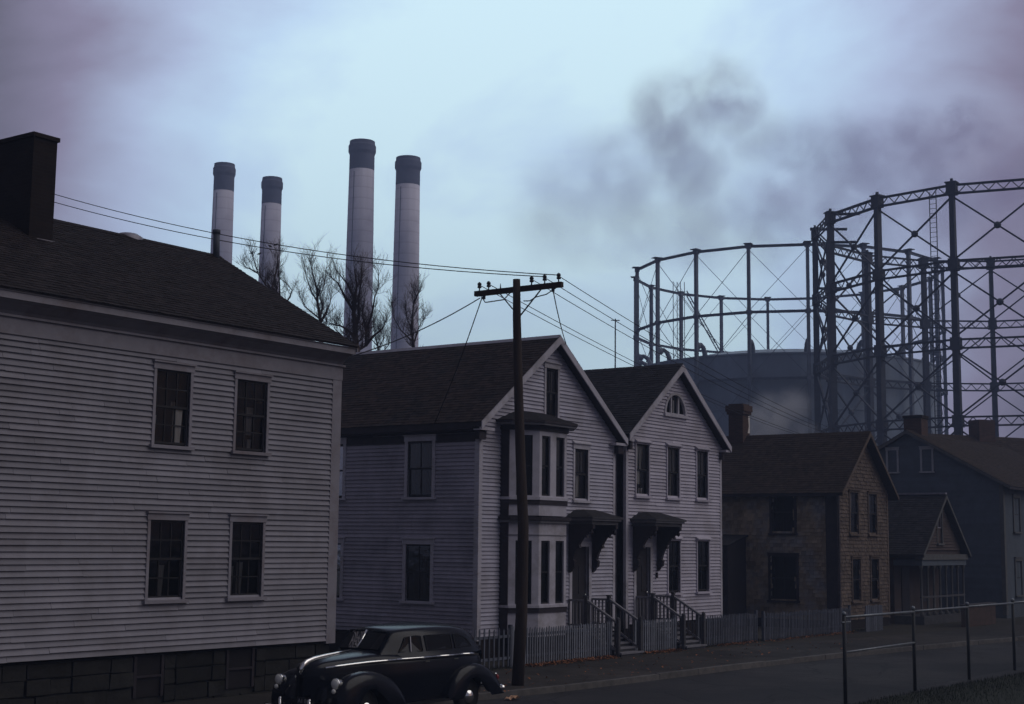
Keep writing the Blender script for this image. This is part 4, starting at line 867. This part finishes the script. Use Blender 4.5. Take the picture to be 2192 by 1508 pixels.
for sg in (-1, 1):
    m = MB(); m.lathe([(.001, -.16), (.055, -.13), (.088, -.05), (.1, .03), (.105, .05), (.098, .062)], 16, (2.27, sg * .70, .845), 'x'); hl = m.build('headlight', 'chrome', CAR, True)
    m = MB(); m.lathe([(.097, .058), (.07, .082), (.001, .094)], 16, (2.27, sg * .70, .845), 'x'); m.build('lens', 'lens', hl, True)
    m = MB(); m.ball((2.37, sg * .71, .72), .045, 10, 6, (.8, 1, 1)); m.build('parking_lamp', 'lens', CAR, True)
    m = MB(); m.ball((2.24, sg * .40, .52), .26, 14, 8, (.62, .85, 1.0)); gr = m.build('grille_shell', 'car_paint', body, True)
    for i in range(4): m = MB(); m.bar((2.37 - i * .012, sg * .3, .44 + i * .06), (2.37 - i * .012, sg * .5, .44 + i * .06), .012); m.build('grille_bar', 'chrome', gr)
    m = MB(); m.ball((-2.50, sg * .78, .66), .05, 8, 6, (.8, .7, 1.2)); tl_ = m.build('tail_light', 'red_lens', CAR, True); m = MB(); m.ball((-2.455, sg * .78, .73), .03, 8, 6, (1.4, .6, .6)); m.build('bezel', 'chrome', tl_, True)
    m = MB(); m.bar((2.62, sg * .36, .26), (2.62, sg * .36, .55), .05, .06); m.ball((2.62, sg * .36, .55), .033); m.build('bumper_guard', 'chrome', CAR, True)
    m = MB(); m.box(-.8, .6, sg * .84 - .07, sg * .84 + .07, .33, .37); m.build('running_board', 'car_black', body)
    for z in (1.22,):
        for x in (-.05, -.95): m = MB(); m.bar((x, sg * .855, 1.12), (x - .12, sg * .86, 1.12), .02); m.build('door_handle', 'chrome', body)
    for ax in (1.55, -1.55):
        m = MB(); m.lathe([(.20, -.085), (.30, -.09), (.345, -.06), (.352, 0), (.345, .06), (.30, .09), (.20, .085)], 28, (ax, sg * .70, .35), 'y'); ty = m.build('wheel', 'rubber', CAR, True)
        m = MB(); m.lathe([(.205, .0), (.205, sg * .075), (.17, sg * .06), (.12, sg * .07), (.001, sg * .072)], 24, (ax, sg * .70, .35), 'y'); m.build('rim', 'car_black', ty, True)
        m = MB(); m.lathe([(.155, sg * .07), (.145, sg * .10), (.10, sg * .135), (.04, sg * .152), (.001, sg * .155)], 20, (ax, sg * .70, .35), 'y'); m.build('hubcap', 'chrome', ty, True)
m = MB(); m.tube([(2.40, -.92, .37), (2.56, -.75, .37), (2.63, -.4, .37), (2.65, 0, .37), (2.63, .4, .37), (2.56, .75, .37), (2.40, .92, .37)], .06, 10); m.build('front_bumper', 'chrome', CAR, True)
m = MB(); m.tube([(-2.52, -.9, .45), (-2.72, -.7, .45), (-2.78, 0, .45), (-2.72, .7, .45), (-2.52, .9, .45)], .055, 10); m.build('rear_bumper', 'chrome', CAR, True)
m = MB(); m.box(2.60, 2.615, .06, .36, .47, .60); pl = m.build('number_plate', 'plate_dark', CAR)
fc = bpy.data.curves.new('plate_text', 'FONT'); fc.body = 'A1 84'; fc.size = .11; fc.extrude = .001; fc.align_x = 'CENTER'; fc.align_y = 'CENTER'; fc.materials.append(MATS['plate_mark'])
ft_ = bpy.data.objects.new('plate_text', fc); COL.objects.link(ft_); bpy.context.view_layer.update()
fm_ = bpy.data.meshes.new_from_object(ft_.evaluated_get(bpy.context.evaluated_depsgraph_get())); bpy.data.objects.remove(ft_)
fo_ = bpy.data.objects.new('plate_characters', fm_); COL.objects.link(fo_); fo_.parent = pl; fo_.location = (2.618, .21, .535); fo_.rotation_euler = (math.pi / 2, 0, math.pi / 2)

# ------------------------------------------------------------------ bare trees behind the houses
HR = Vector((sy, -cy, 0)); HF = Vector((cy, sy, 0))
def tree(label, base, limbs, seed, r0=.14, dens=1.0, twig=.55):
    rnd = random.Random(seed); t = thing('bare_tree', label, 'tree', (base[0], base[1], 0), 'leafless trees behind the houses')
    tr, cr = MB(), MB(); B0 = Vector((base[0], base[1], 0)); z0 = limbs[0][0][1]
    first = B0 + HR * limbs[0][0][0] + Vector((0, 0, z0))
    tr.tube([B0 + Vector((0, 0, -.2)), B0.lerp(first, .5), first], [r0 * 2.1, r0 * 1.6, r0 * 1.15], 9)
    cache = {}
    def grow(p, d, L, r, lev):
        pts = [p]; q = p.copy(); dd = d.normalized()
        for i in range(4):
            dd = (dd + Vector((rnd.gauss(0, .16), rnd.gauss(0, .16), rnd.gauss(.07, .12)))).normalized(); q = q + dd * L / 4; pts.append(q.copy())
        cr.tube(pts, [r, r * .85, r * .7, r * .5, r * .25], 4 if lev else 5, False)
        if lev < 2:
            for i in (1, 2, 3, 4):
                for _ in range((2 if rnd.random() < .6 else 1) if lev == 0 else (1 if rnd.random() < .7 else 0)):
                    nd = (dd + Vector((rnd.gauss(0, .55), rnd.gauss(0, .55), rnd.gauss(.4, .35)))).normalized(); grow(pts[i], nd, L * rnd.uniform(.45, .8), max(.0042, r * .6), lev + 1)
    for li, L in enumerate(limbs):
        pts = []
        for i, (a, z) in enumerate(L):
            key = (a, z)
            if key in cache: off = cache[key]
            else:
                off = 0 if (li == 0 and i == 0) else cache.get(L[i - 1], 0) + rnd.gauss(0, .28); cache[key] = off
            pts.append(B0 + HR * a + HF * off + Vector((0, 0, z)))
        n = len(pts); rr = [r0 * (.95 if li == 0 else .48) * (1 - .84 * i / (n - 1)) for i in range(n)]
        tr.tube(pts, [max(.010, r) for r in rr], 7, False)
        for i in range(1, n):
            a, b = pts[i - 1], pts[i]
            for k in range(int(4.6 * dens * (1 + i / n)) + 1):
                f = rnd.random(); d = (b - a).normalized(); nd = (d * .6 + Vector((rnd.gauss(0, .5), rnd.gauss(0, .5), rnd.gauss(.55, .3)))).normalized()
                grow(a.lerp(b, f), nd, twig * rnd.uniform(.6, 1.35), max(.0075, rr[i] * .34), 0)
    tr.build('trunk', 'bark', t, True); cr.build('crown', 'bark', t); return t
tree('tall bare tree with the thickest trunk, in front of the third smokestack', (41.67, 37.21), [[(0.05, 10.45), (0.0, 10.75), (-0.1, 11.49), (-0.15, 12.11), (-0.14, 12.63), (-0.06, 13.15), (-0.16, 13.78)], [(0.02, 10.64), (0.3, 10.86), (0.35, 11.38), (0.57, 12.05), (0.69, 12.64), (0.79, 13.01), (0.81, 13.68)], [(-0.1, 11.49), (0.05, 11.97), (0.05, 12.63), (0.16, 13.23), (0.16, 13.75)], [(-0.02, 11.01), (-0.3, 11.34), (-0.6, 11.52), (-0.98, 11.61), (-1.39, 11.64)], [(-0.14, 12.11), (-0.5, 12.7), (-0.73, 13.14), (-1.11, 13.44)], [(-0.14, 12.63), (-0.47, 13.26), (-0.96, 13.84)], [(0.3, 10.86), (0.63, 11.2), (0.96, 11.5), (1.11, 11.8)], [(0.0, 10.75), (-0.49, 11.07), (-0.86, 11.44)], [(0.35, 11.38), (0.18, 12.04), (0.28, 12.64)]], 3, .13, .75, .5)
tree('slender bare tree left of the thickest trunk, between second and third smokestacks', (43.8, 41.04), [[(0.01, 11.85), (-0.02, 12.33), (-0.09, 12.96), (-0.17, 13.59), (-0.28, 14.07), (-0.3, 14.5)], [(-0.02, 12.33), (0.05, 12.8), (-0.01, 13.24), (0.14, 13.75), (0.16, 14.51)], [(-0.09, 12.96), (-0.41, 13.47), (-0.6, 14.02), (-0.66, 14.5)], [(0.0, 12.25), (0.31, 13.04), (0.37, 13.6)], [(-0.02, 12.33), (-0.69, 12.87), (-0.93, 13.35)]], 5, .08, .8, .5)
tree('bare treetop showing over the left house roof in front of the second smokestack', (41.42, 40.96), [[(-0.05, 12.3), (-0.21, 13.08), (-0.52, 13.46), (-0.53, 13.77), (-0.47, 14.46), (-0.46, 14.92)], [(-0.21, 13.08), (-0.71, 13.46), (-1.05, 13.95), (-1.17, 14.49), (-1.21, 14.68)], [(-0.05, 12.3), (-0.02, 13.39), (-0.04, 13.85), (-0.06, 14.23)], [(-0.05, 12.3), (0.34, 12.93), (0.37, 13.24), (0.06, 13.58)], [(-0.71, 13.46), (-0.83, 13.73), (-0.56, 13.84)], [(-1.05, 13.95), (-1.42, 14.14), (-1.73, 14.25)]], 8, .08, .55, .5)
tree('small bare tree in front of the fourth smokestack', (49.08, 40.48), [[(0.03, 11.49), (-0.0, 11.95), (-0.09, 12.46), (-0.06, 13.09), (0.0, 13.64), (0.02, 14.19)], [(-0.0, 11.95), (-0.52, 12.41), (-0.87, 13.0), (-1.0, 13.72)], [(0.02, 11.99), (0.16, 12.38), (0.33, 12.76), (0.48, 12.97)], [(-0.09, 12.46), (-0.31, 13.05), (-0.36, 13.55)], [(0.0, 13.64), (0.19, 13.98), (0.34, 14.15)]], 12, .075, .8, .45)
tree('low bare treetop just above the roof between third and fourth smokestacks', (49.75, 42.95), [[(-0.09, 11.59), (-0.14, 12.07), (-0.28, 12.63), (-0.28, 12.98)], [(-0.09, 11.85), (0.17, 12.33), (-0.01, 12.68)], [(-0.09, 11.59), (0.34, 12.07), (0.39, 12.38)], [(-0.14, 12.07), (-0.5, 12.46), (-0.54, 12.81)]], 15, .06, .9, .5)
for (x, y, z), nm in (((40.33, 41.62, 14.60), 'dark bird perched highest on the leftmost twig'), ((40.51, 41.38, 14.57), 'dark bird perched second from left on a twig'), ((40.72, 41.02, 14.87), 'dark bird perched on the treetop by the lower wire'), ((40.85, 40.82, 14.93), 'dark bird perched rightmost, close to the upper wire')):
    m = MB(); d = HR * random.choice((-1, 1)) + HF * .4; d.normalize(); c = Vector((x, y, z))
    pts = [c + (d * a + Vector((0, 0, h))) * .6 for a, h in ((-.17, -.06), (-.10, -.02), (-.03, 0), (.04, .035), (.075, .07), (.10, .085), (.14, .08))]
    m.tube(pts, [.007, .022, .036, .034, .023, .022, .003], 8); tag(m.build('bird', 'bird', None, True), nm, 'bird', 'birds perched in the treetop')

# ------------------------------------------------------------------ smokestacks
def stack(x, y, top, dia, label):
    o = thing('smokestack', label, 'smokestack', (x, y, 0), 'power station smokestacks', local=True); r = dia / 2; h = top
    m = MB(); m.lathe([(r * 1.32, 0)] + [(r * (1.30 - .30 * f), h * .93 * f) for f in (.2, .4, .6, .8, 1)], 40); m.build('shaft', 'stack_pale', o, True)
    m = MB(); m.lathe([(r * 1.004, h * .928), (r * .995, h * .966), (r * 1.10, h * .974), (r * 1.10, h * .988), (r * 1.02, h * .992), (r * 1.0, h), (r * .8, h), (r * .8, h * .95), (.01, h * .95)], 40); m.build('cap', 'stack_cap', o, False)
    m = MB(); m.bar((-r * 1.36, -.3, h * .1), (-r * 1.02, -.3, h * .92), .12, .08); m.build('ladder', 'stack_cap', o)
stack(203.4, 218.6, 79.2, 4.15, 'leftmost pale smokestack rising behind the left roof and stove pipe')
stack(209.4, 210.9, 76.5, 4.0, 'shortest smokestack, second from left, behind the birds')
stack(219.3, 195.5, 84.1, 5.1, 'tallest smokestack, third from left')
stack(225.1, 188.1, 80.9, 4.95, 'rightmost pale smokestack beside the open sky')

# ------------------------------------------------------------------ gasholders
def holder(label, c, R, N, off, tiers, kind):
    o = thing('gasholder', label, 'gasholder', (c[0], c[1], 0), 'gasholder guide frames', local=True)
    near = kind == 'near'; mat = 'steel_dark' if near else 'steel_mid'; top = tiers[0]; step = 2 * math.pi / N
    m = MB(); t0, r0, t1, r1 = (.40, .34, .19, .27) if near else (.2, .22, .17, .2)
    zk = top * .45; tk_, rk_ = t1 + (t0 - t1) * .38, r1 + (r0 - r1) * .3
    m.hexa([(R - r0, -t0, 0), (R + r0, -t0, 0), (R + r0, t0, 0), (R - r0, t0, 0), (R - rk_, -tk_, zk), (R + rk_, -tk_, zk), (R + rk_, tk_, zk), (R - rk_, tk_, zk)])
    m.hexa([(R - rk_, -tk_, zk), (R + rk_, -tk_, zk), (R + rk_, tk_, zk), (R - rk_, tk_, zk), (R - r1, -t1, top), (R + r1, -t1, top), (R + r1, t1, top), (R - r1, t1, top)])
    if near:
        for z in tiers: m.box(R - .36, R + .36, -.40, .40, z - .9, z + .1)
        m.box(R - .5, R + .45, -.48, .48, top + .101, top + .2); m.box(R - .1, R + .1, -.1, .1, top + .22, top + .5)
    else:
        for z in tiers: m.box(R - .26, R + .26, -.28, .28, z - .42, z + .08)
        m.box(R - .4, R + .6, -.45, .45, top + .081, top + .16)
    col = m.build('column', mat, o)
    for k in range(1, N): link_copy(col, o, off + k * step)
    col.rotation_euler = (0, 0, off)
    A = Vector((R, 0, 0)); Bp = Vector((R * math.cos(step), R * math.sin(step), 0)); d = (Bp - A).normalized(); nrm = Vector((d.y, -d.x, 0)); L = (Bp - A).length
    m = MB()
    if near:
        for b in (-.16, .16):
            for z in (-.06, -.78): m.bar(A + nrm * b + Vector((0, 0, z)), Bp + nrm * b + Vector((0, 0, z)), .10, .12)
        n = 12
        for i in range(n):
            p, q = A + d * (L * i / n), A + d * (L * (i + 1) / n); z0, z1 = (-.72, -.1) if i % 2 else (-.1, -.72)
            m.bar(p + nrm * .16 + Vector((0, 0, z0)), q + nrm * .16 + Vector((0, 0, z1)), .07)
    else:
        for z in (-.04, -.28): m.bar(A + Vector((0, 0, z)), Bp + Vector((0, 0, z)), .26, .06)
        m.bar(A + Vector((0, 0, -.16)), Bp + Vector((0, 0, -.16)), .05, .2)
    gd = m.build('girder', mat, o)
    for ti, z in enumerate(tiers):
        for k in range(N):
            if ti == 0 and k == 0: gd.location = (0, 0, z); gd.rotation_euler = (0, 0, off)
            else: link_copy(gd, o, off + k * step, (0, 0, z))
    dz = tiers[0] - tiers[1]; m = MB(); w = .13 if near else .05
    e0 = -(1.0 if near else .5); mid = (A + Bp) / 2 + Vector((0, 0, (e0 - dz) / 2))
    for p, q in ((A + Vector((0, 0, e0)), Bp + Vector((0, 0, -dz))), (Bp + Vector((0, 0, e0)), A + Vector((0, 0, -dz)))): m.bar(p, q, w)
    if near: m.ball(mid, .3, 10, 6)
    br = m.build('cross_brace', mat, o)
    for ti, z in enumerate(tiers[:-1]):
        for k in range(N):
            if ti == 0 and k == 0: br.location = (0, 0, z); br.rotation_euler = (0, 0, off)
            else: link_copy(br, o, off + k * step, (0, 0, z))
    return o, step
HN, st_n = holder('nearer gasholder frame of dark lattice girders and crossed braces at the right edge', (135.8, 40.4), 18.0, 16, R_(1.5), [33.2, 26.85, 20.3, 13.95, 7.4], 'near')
m = MB(); m.lathe([(16.9, 0), (16.9, 9.2), (16.5, 9.5), (8, 10.6), (.01, 11)], 64); m.build('tank', 'tank_blue', HN, True)
for ang, z, L in ((114, 33.3, 3.0), (136.5, 33.2, 2.6), (114, 27.6, 2.4), (136.5, 30.6, 2.2)):
    a = R_(ang); p = Vector((18 * math.cos(a), 18 * math.sin(a), z)); q = p + (HR * L - HF * .3); m = MB(); m.bar(p, q, .5, .16); m.build('platform_arm', 'steel_dark', HN)
m = MB(); a = R_(24); p = Vector((17.6 * math.cos(R_(170)), 17.6 * math.sin(R_(170)), 0)); lx = Vector((.0, .28, 0))
m = MB(); bp_ = Vector((18.7 * math.cos(R_(177.2)), 18.7 * math.sin(R_(177.2)), 0))
for sg in (-1, 1): m.bar(bp_ + lx * sg, bp_ + lx * sg + Vector((0, 0, 32.6)), .06)
for i in range(80): m.bar(bp_ - lx + Vector((0, 0, .4 + i * .4)), bp_ + lx + Vector((0, 0, .4 + i * .4)), .035)
m.build('ladder', 'steel_dark', HN)
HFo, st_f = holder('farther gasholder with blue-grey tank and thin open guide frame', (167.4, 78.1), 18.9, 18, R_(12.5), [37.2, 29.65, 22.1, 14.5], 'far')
m = MB(); m.lathe([(18.0, 0), (18.0, 24.75), (18.12, 24.76), (18.12, 24.95), (17.9, 24.96), (12, 26.1), (6, 26.7), (.01, 26.9)], 96); tk = m.build('tank', 'tank_blue', HFo)
m = MB()
for z in (6.1, 12.3, 18.5): m.lathe([(18.02, z), (18.06, z + .02), (18.06, z + .16), (18.02, z + .18)], 96)
m.build('tank_seam', 'tank_blue', tk)
car_ = None
for k in range(18):
    a = R_(12.5) + k * st_f
    if car_ is None:
        m = MB(); m.tube([(17.2, 0, 24.6), (17.3, 0, 25.4), (17.6, 0, 26.0), (18.1, 0, 26.3), (18.6, 0, 26.25)], [.3, .3, .27, .24, .2], 8); m.ball((18.5, 0, 26.1), .42, 10, 6, (1, .6, 1)); car_ = m.build('guide_roller', 'steel_mid', HFo, True); car_.rotation_euler = (0, 0, a)
    else: link_copy(car_, HFo, a)
a1, a2 = R_(72.5), R_(58); p = Vector((17.8 * math.cos(a1), 17.8 * math.sin(a1), 37.0)); q = Vector((17.0 * math.cos(a2 - .13), 17.0 * math.sin(a2 - .13), 26.4)); m = MB()
for sg in (-.35, .35): m.bar(p + Vector((0, 0, sg)), q + Vector((0, 0, sg)), .12)
for i in range(14): f = i / 14; m.bar(p.lerp(q, f) + Vector((0, 0, -.35)), p.lerp(q, f + 1 / 14) + Vector((0, 0, .35)), .06)
m.build('stairway', 'steel_mid', HFo)
for ang in (71, 69.0):
    m = MB(); p = Vector((20.3 * math.cos(R_(ang)), 20.3 * math.sin(R_(ang)), 22))
    for ox in (-.5, .5): m.bar(p + HR * ox, p + HR * ox + Vector((0, 0, 17.0)), .07)
    for i in range(10): m.bar(p + HR * (.5 if i % 2 else -.5) + Vector((0, 0, i * 1.7)), p + HR * (-.5 if i % 2 else .5) + Vector((0, 0, i * 1.7 + 1.7)), .04)
    m.build('lattice_mast', 'steel_mid', HFo)

# ------------------------------------------------------------------ pipe and wire fence this side of the road
PF = thing('pipe_fence', 'galvanised pipe-framed wire fence along the near side of the road', 'fence', (36, 13, 0))
px = [30.6, 34.75, 38.65, 42.5, 46.4]
for x in px: m = MB(); m.tube([(x, 13, -.1), (x, 13, 1.9)], .042, 10); pm = m.build('post', 'galvanised_dark', PF, True); m = MB(); m.ball((x, 13, 1.94), .055, 8, 6); m.build('post_cap', 'galvanised', pm, True)
for a, b in zip(px, px[1:]): m = MB(); m.tube([(a, 12.985, 1.87), (b, 12.985, 1.86)], .028, 10); m.build('top_rail', 'galvanised', PF, True)
m = MB(); m.tube([(px[0], 12.985, 1.12), (px[1], 12.985, 1.13)], .024, 10); m.build('middle_rail', 'galvanised', PF, True)
m = MB(); m.tube([(30.45, 12.985, 1.76), (30.9, 12.985, 1.76)], .02, 8); m.build('bracket', 'galvanised', PF, True)
m = MB(); zlo, zhi, stp = .05, 1.84, .075; H_ = zhi - zlo
x = px[0] - H_
while x < px[-1]:
    for sg in (1, -1):
        x0, x1 = (x, x + H_) if sg == 1 else (x + H_, x); zz0, zz1 = zlo, zhi
        lo, hi = px[0], px[-1]
        f0, f1 = 0, 1
        if x1 != x0:
            fa, fb = (lo - x0) / (x1 - x0), (hi - x0) / (x1 - x0); f0, f1 = max(0, min(fa, fb)), min(1, max(fa, fb))
        if f1 > f0 + .01:
            p = Vector((x0 + (x1 - x0) * f0, 13, zlo + H_ * f0)); q = Vector((x0 + (x1 - x0) * f1, 13, zlo + H_ * f1)); m.tube([p, q], .0016, 3, False)
    x += stp
o = m.build('wire_mesh', 'galvanised_dark', PF); o['kind'] = 'stuff'

# ------------------------------------------------------------------ grass on the verge and yard weeds
m = MB()
def blade(x, y, z, h):
    th = random.uniform(0, 6.28); w = .006; c, s2 = math.cos(th) * w, math.sin(th) * w; lx_, ly = random.gauss(0, .35) * h, random.gauss(0, .35) * h
    m.quad((x - c, y - s2, z), (x + c, y + s2, z), (x + lx_, y + ly, z + h))
for _ in range(16000):
    s_1 = random.uniform(26, 52); y = kt(s_1) - 6.3 - abs(random.gauss(0, 1.3)) + .1; blade(s_1, y, .0, random.uniform(.03, .12))
for _ in range(5000):
    s_1 = random.uniform(29, 56); blade(s_1, 22.85 + random.gauss(0, .12), .12, random.uniform(.04, .16))
o = m.build('grass', 'grass'); o['kind'] = 'stuff'

# ------------------------------------------------------------------ air: haze, chimney smoke, steam
def volume_mat(name, color, density, puffs=None, nscale=.05, aniso=.2, thr=.42, org=(0, 0, 0), warp=10):
    m = bpy.data.materials.new(name); m.use_nodes = True; t = m.node_tree; N = t.nodes; L = t.links; N.remove(N['Principled BSDF']); o = N['Material Output']
    v = N.new('ShaderNodeVolumePrincipled'); v.inputs['Color'].default_value = color + (1,); v.inputs['Density'].default_value = density; v.inputs['Anisotropy'].default_value = aniso
    L.new(v.outputs[0], o.inputs['Volume'])
    if puffs:
        co = N.new('ShaderNodeTexCoord'); n = N.new('ShaderNodeTexNoise'); n.inputs['Scale'].default_value = nscale; n.inputs['Detail'].default_value = 7; n.inputs['Roughness'].default_value = .62; L.new(co.outputs['Object'], n.inputs['Vector'])
        w = N.new('ShaderNodeVectorMath'); w.operation = 'SUBTRACT'; w.inputs[1].default_value = (.5, .5, .5); L.new(n.outputs['Color'], w.inputs[0])
        w2_ = N.new('ShaderNodeVectorMath'); w2_.operation = 'SCALE'; w2_.inputs['Scale'].default_value = warp; L.new(w.outputs[0], w2_.inputs[0])
        w3_ = N.new('ShaderNodeVectorMath'); w3_.operation = 'ADD'; L.new(co.outputs['Object'], w3_.inputs[0]); L.new(w2_.outputs[0], w3_.inputs[1]); acc = None
        for c, r, a in puffs:
            d = N.new('ShaderNodeVectorMath'); d.operation = 'DISTANCE'; d.inputs[1].default_value = c; L.new(w3_.outputs[0], d.inputs[0])
            g = N.new('ShaderNodeMapRange'); g.interpolation_type = 'SMOOTHSTEP'; g.inputs[1].default_value = r; g.inputs[2].default_value = r * .15; g.inputs[3].default_value = 0; g.inputs[4].default_value = a; L.new(d.outputs['Value'], g.inputs[0])
            if acc is None: acc = g.outputs[0]
            else:
                x = N.new('ShaderNodeMath'); x.operation = 'MAXIMUM'; L.new(acc, x.inputs[0]); L.new(g.outputs[0], x.inputs[1]); acc = x.outputs[0]
        th = N.new('ShaderNodeMapRange'); th.inputs[1].default_value = thr; th.inputs[2].default_value = thr + .17; L.new(n.outputs['Fac'], th.inputs[0])
        x = N.new('ShaderNodeMath'); x.operation = 'MULTIPLY'; L.new(acc, x.inputs[0]); L.new(th.outputs[0], x.inputs[1])
        y = N.new('ShaderNodeMath'); y.operation = 'MULTIPLY'; y.inputs[1].default_value = density; L.new(x.outputs[0], y.inputs[0]); L.new(y.outputs[0], v.inputs['Density'])
    MATS[name] = m; return m
volume_mat('haze_air', (.54, .68, 1.0), .0012, aniso=.1)
m = MB(); m.box(-490, 530, -490, 530, -1.2, 92); o = m.build('haze', 'haze_air'); o['kind'] = 'stuff'
# smoke drifting beyond the works; positions in metres from the middle of the plume
SMC = Vector((449, 236, 139)); ax_r, ax_f = HR, HF
def pf(a, h, f=0): v = ax_r * a + ax_f * f; return (v.x, v.y, v.z + h)
PUFFS = [(pf(-14, 12), 24, .9), (pf(2, 22, 5), 19, 1.0), (pf(8, 14, -4), 16, .9), (pf(-10, -6), 24, .75), (pf(-32, -8, 6), 28, .42), (pf(-50, -22), 30, .28), (pf(-26, -26), 28, .32), (pf(18, 2, -4), 18, .65), (pf(34, -4), 24, .7), (pf(52, 2, 4), 22, .75), (pf(70, 5), 22, .75), (pf(88, 8, 3), 17, 1.0), (pf(22, -20, 4), 28, .5), (pf(52, -18), 30, .6), (pf(80, -12), 30, .5), (pf(0, -26), 28, .4), (pf(100, -10), 26, .5)]
volume_mat('smoke_air', (.76, .66, 1.0), .052, PUFFS, .062, .1, .37, warp=18)
m = MB(); q = [pf(a, h, f) for h in (-42, 44) for a, f in ((-78, -34), (112, -34), (112, 40), (-78, 40))]
m.hexa(q); sm_ = m.build('smoke', 'smoke_air'); sm_.location = SMC; sm_['kind'] = 'stuff'; sm_['label'] = 'grey-lavender smoke drifting across the sky above the gasholders'; sm_['category'] = 'smoke'
STP = [(pf(0, 0), 2.6, 1), (pf(1.6, 1.0), 2.0, .8), (pf(-1.2, -1.2), 2.0, .9), (pf(2.4, -1.4), 2.0, .7)]
volume_mat('steam_air', (.95, .95, .97), .55, STP, .5, .1, .36, warp=1.6)
m = MB(); q = [pf(a, h, f) for h in (-3.4, 3.6) for a, f in ((-4, -3), (5, -3), (5, 3), (-4, 3))]; m.hexa(q); sv_ = m.build('steam', 'steam_air'); sv_.location = (105.0, 50.4, 13.2); sv_['kind'] = 'stuff'; sv_['label'] = 'white puff of steam above the shingled house roof'; sv_['category'] = 'steam'
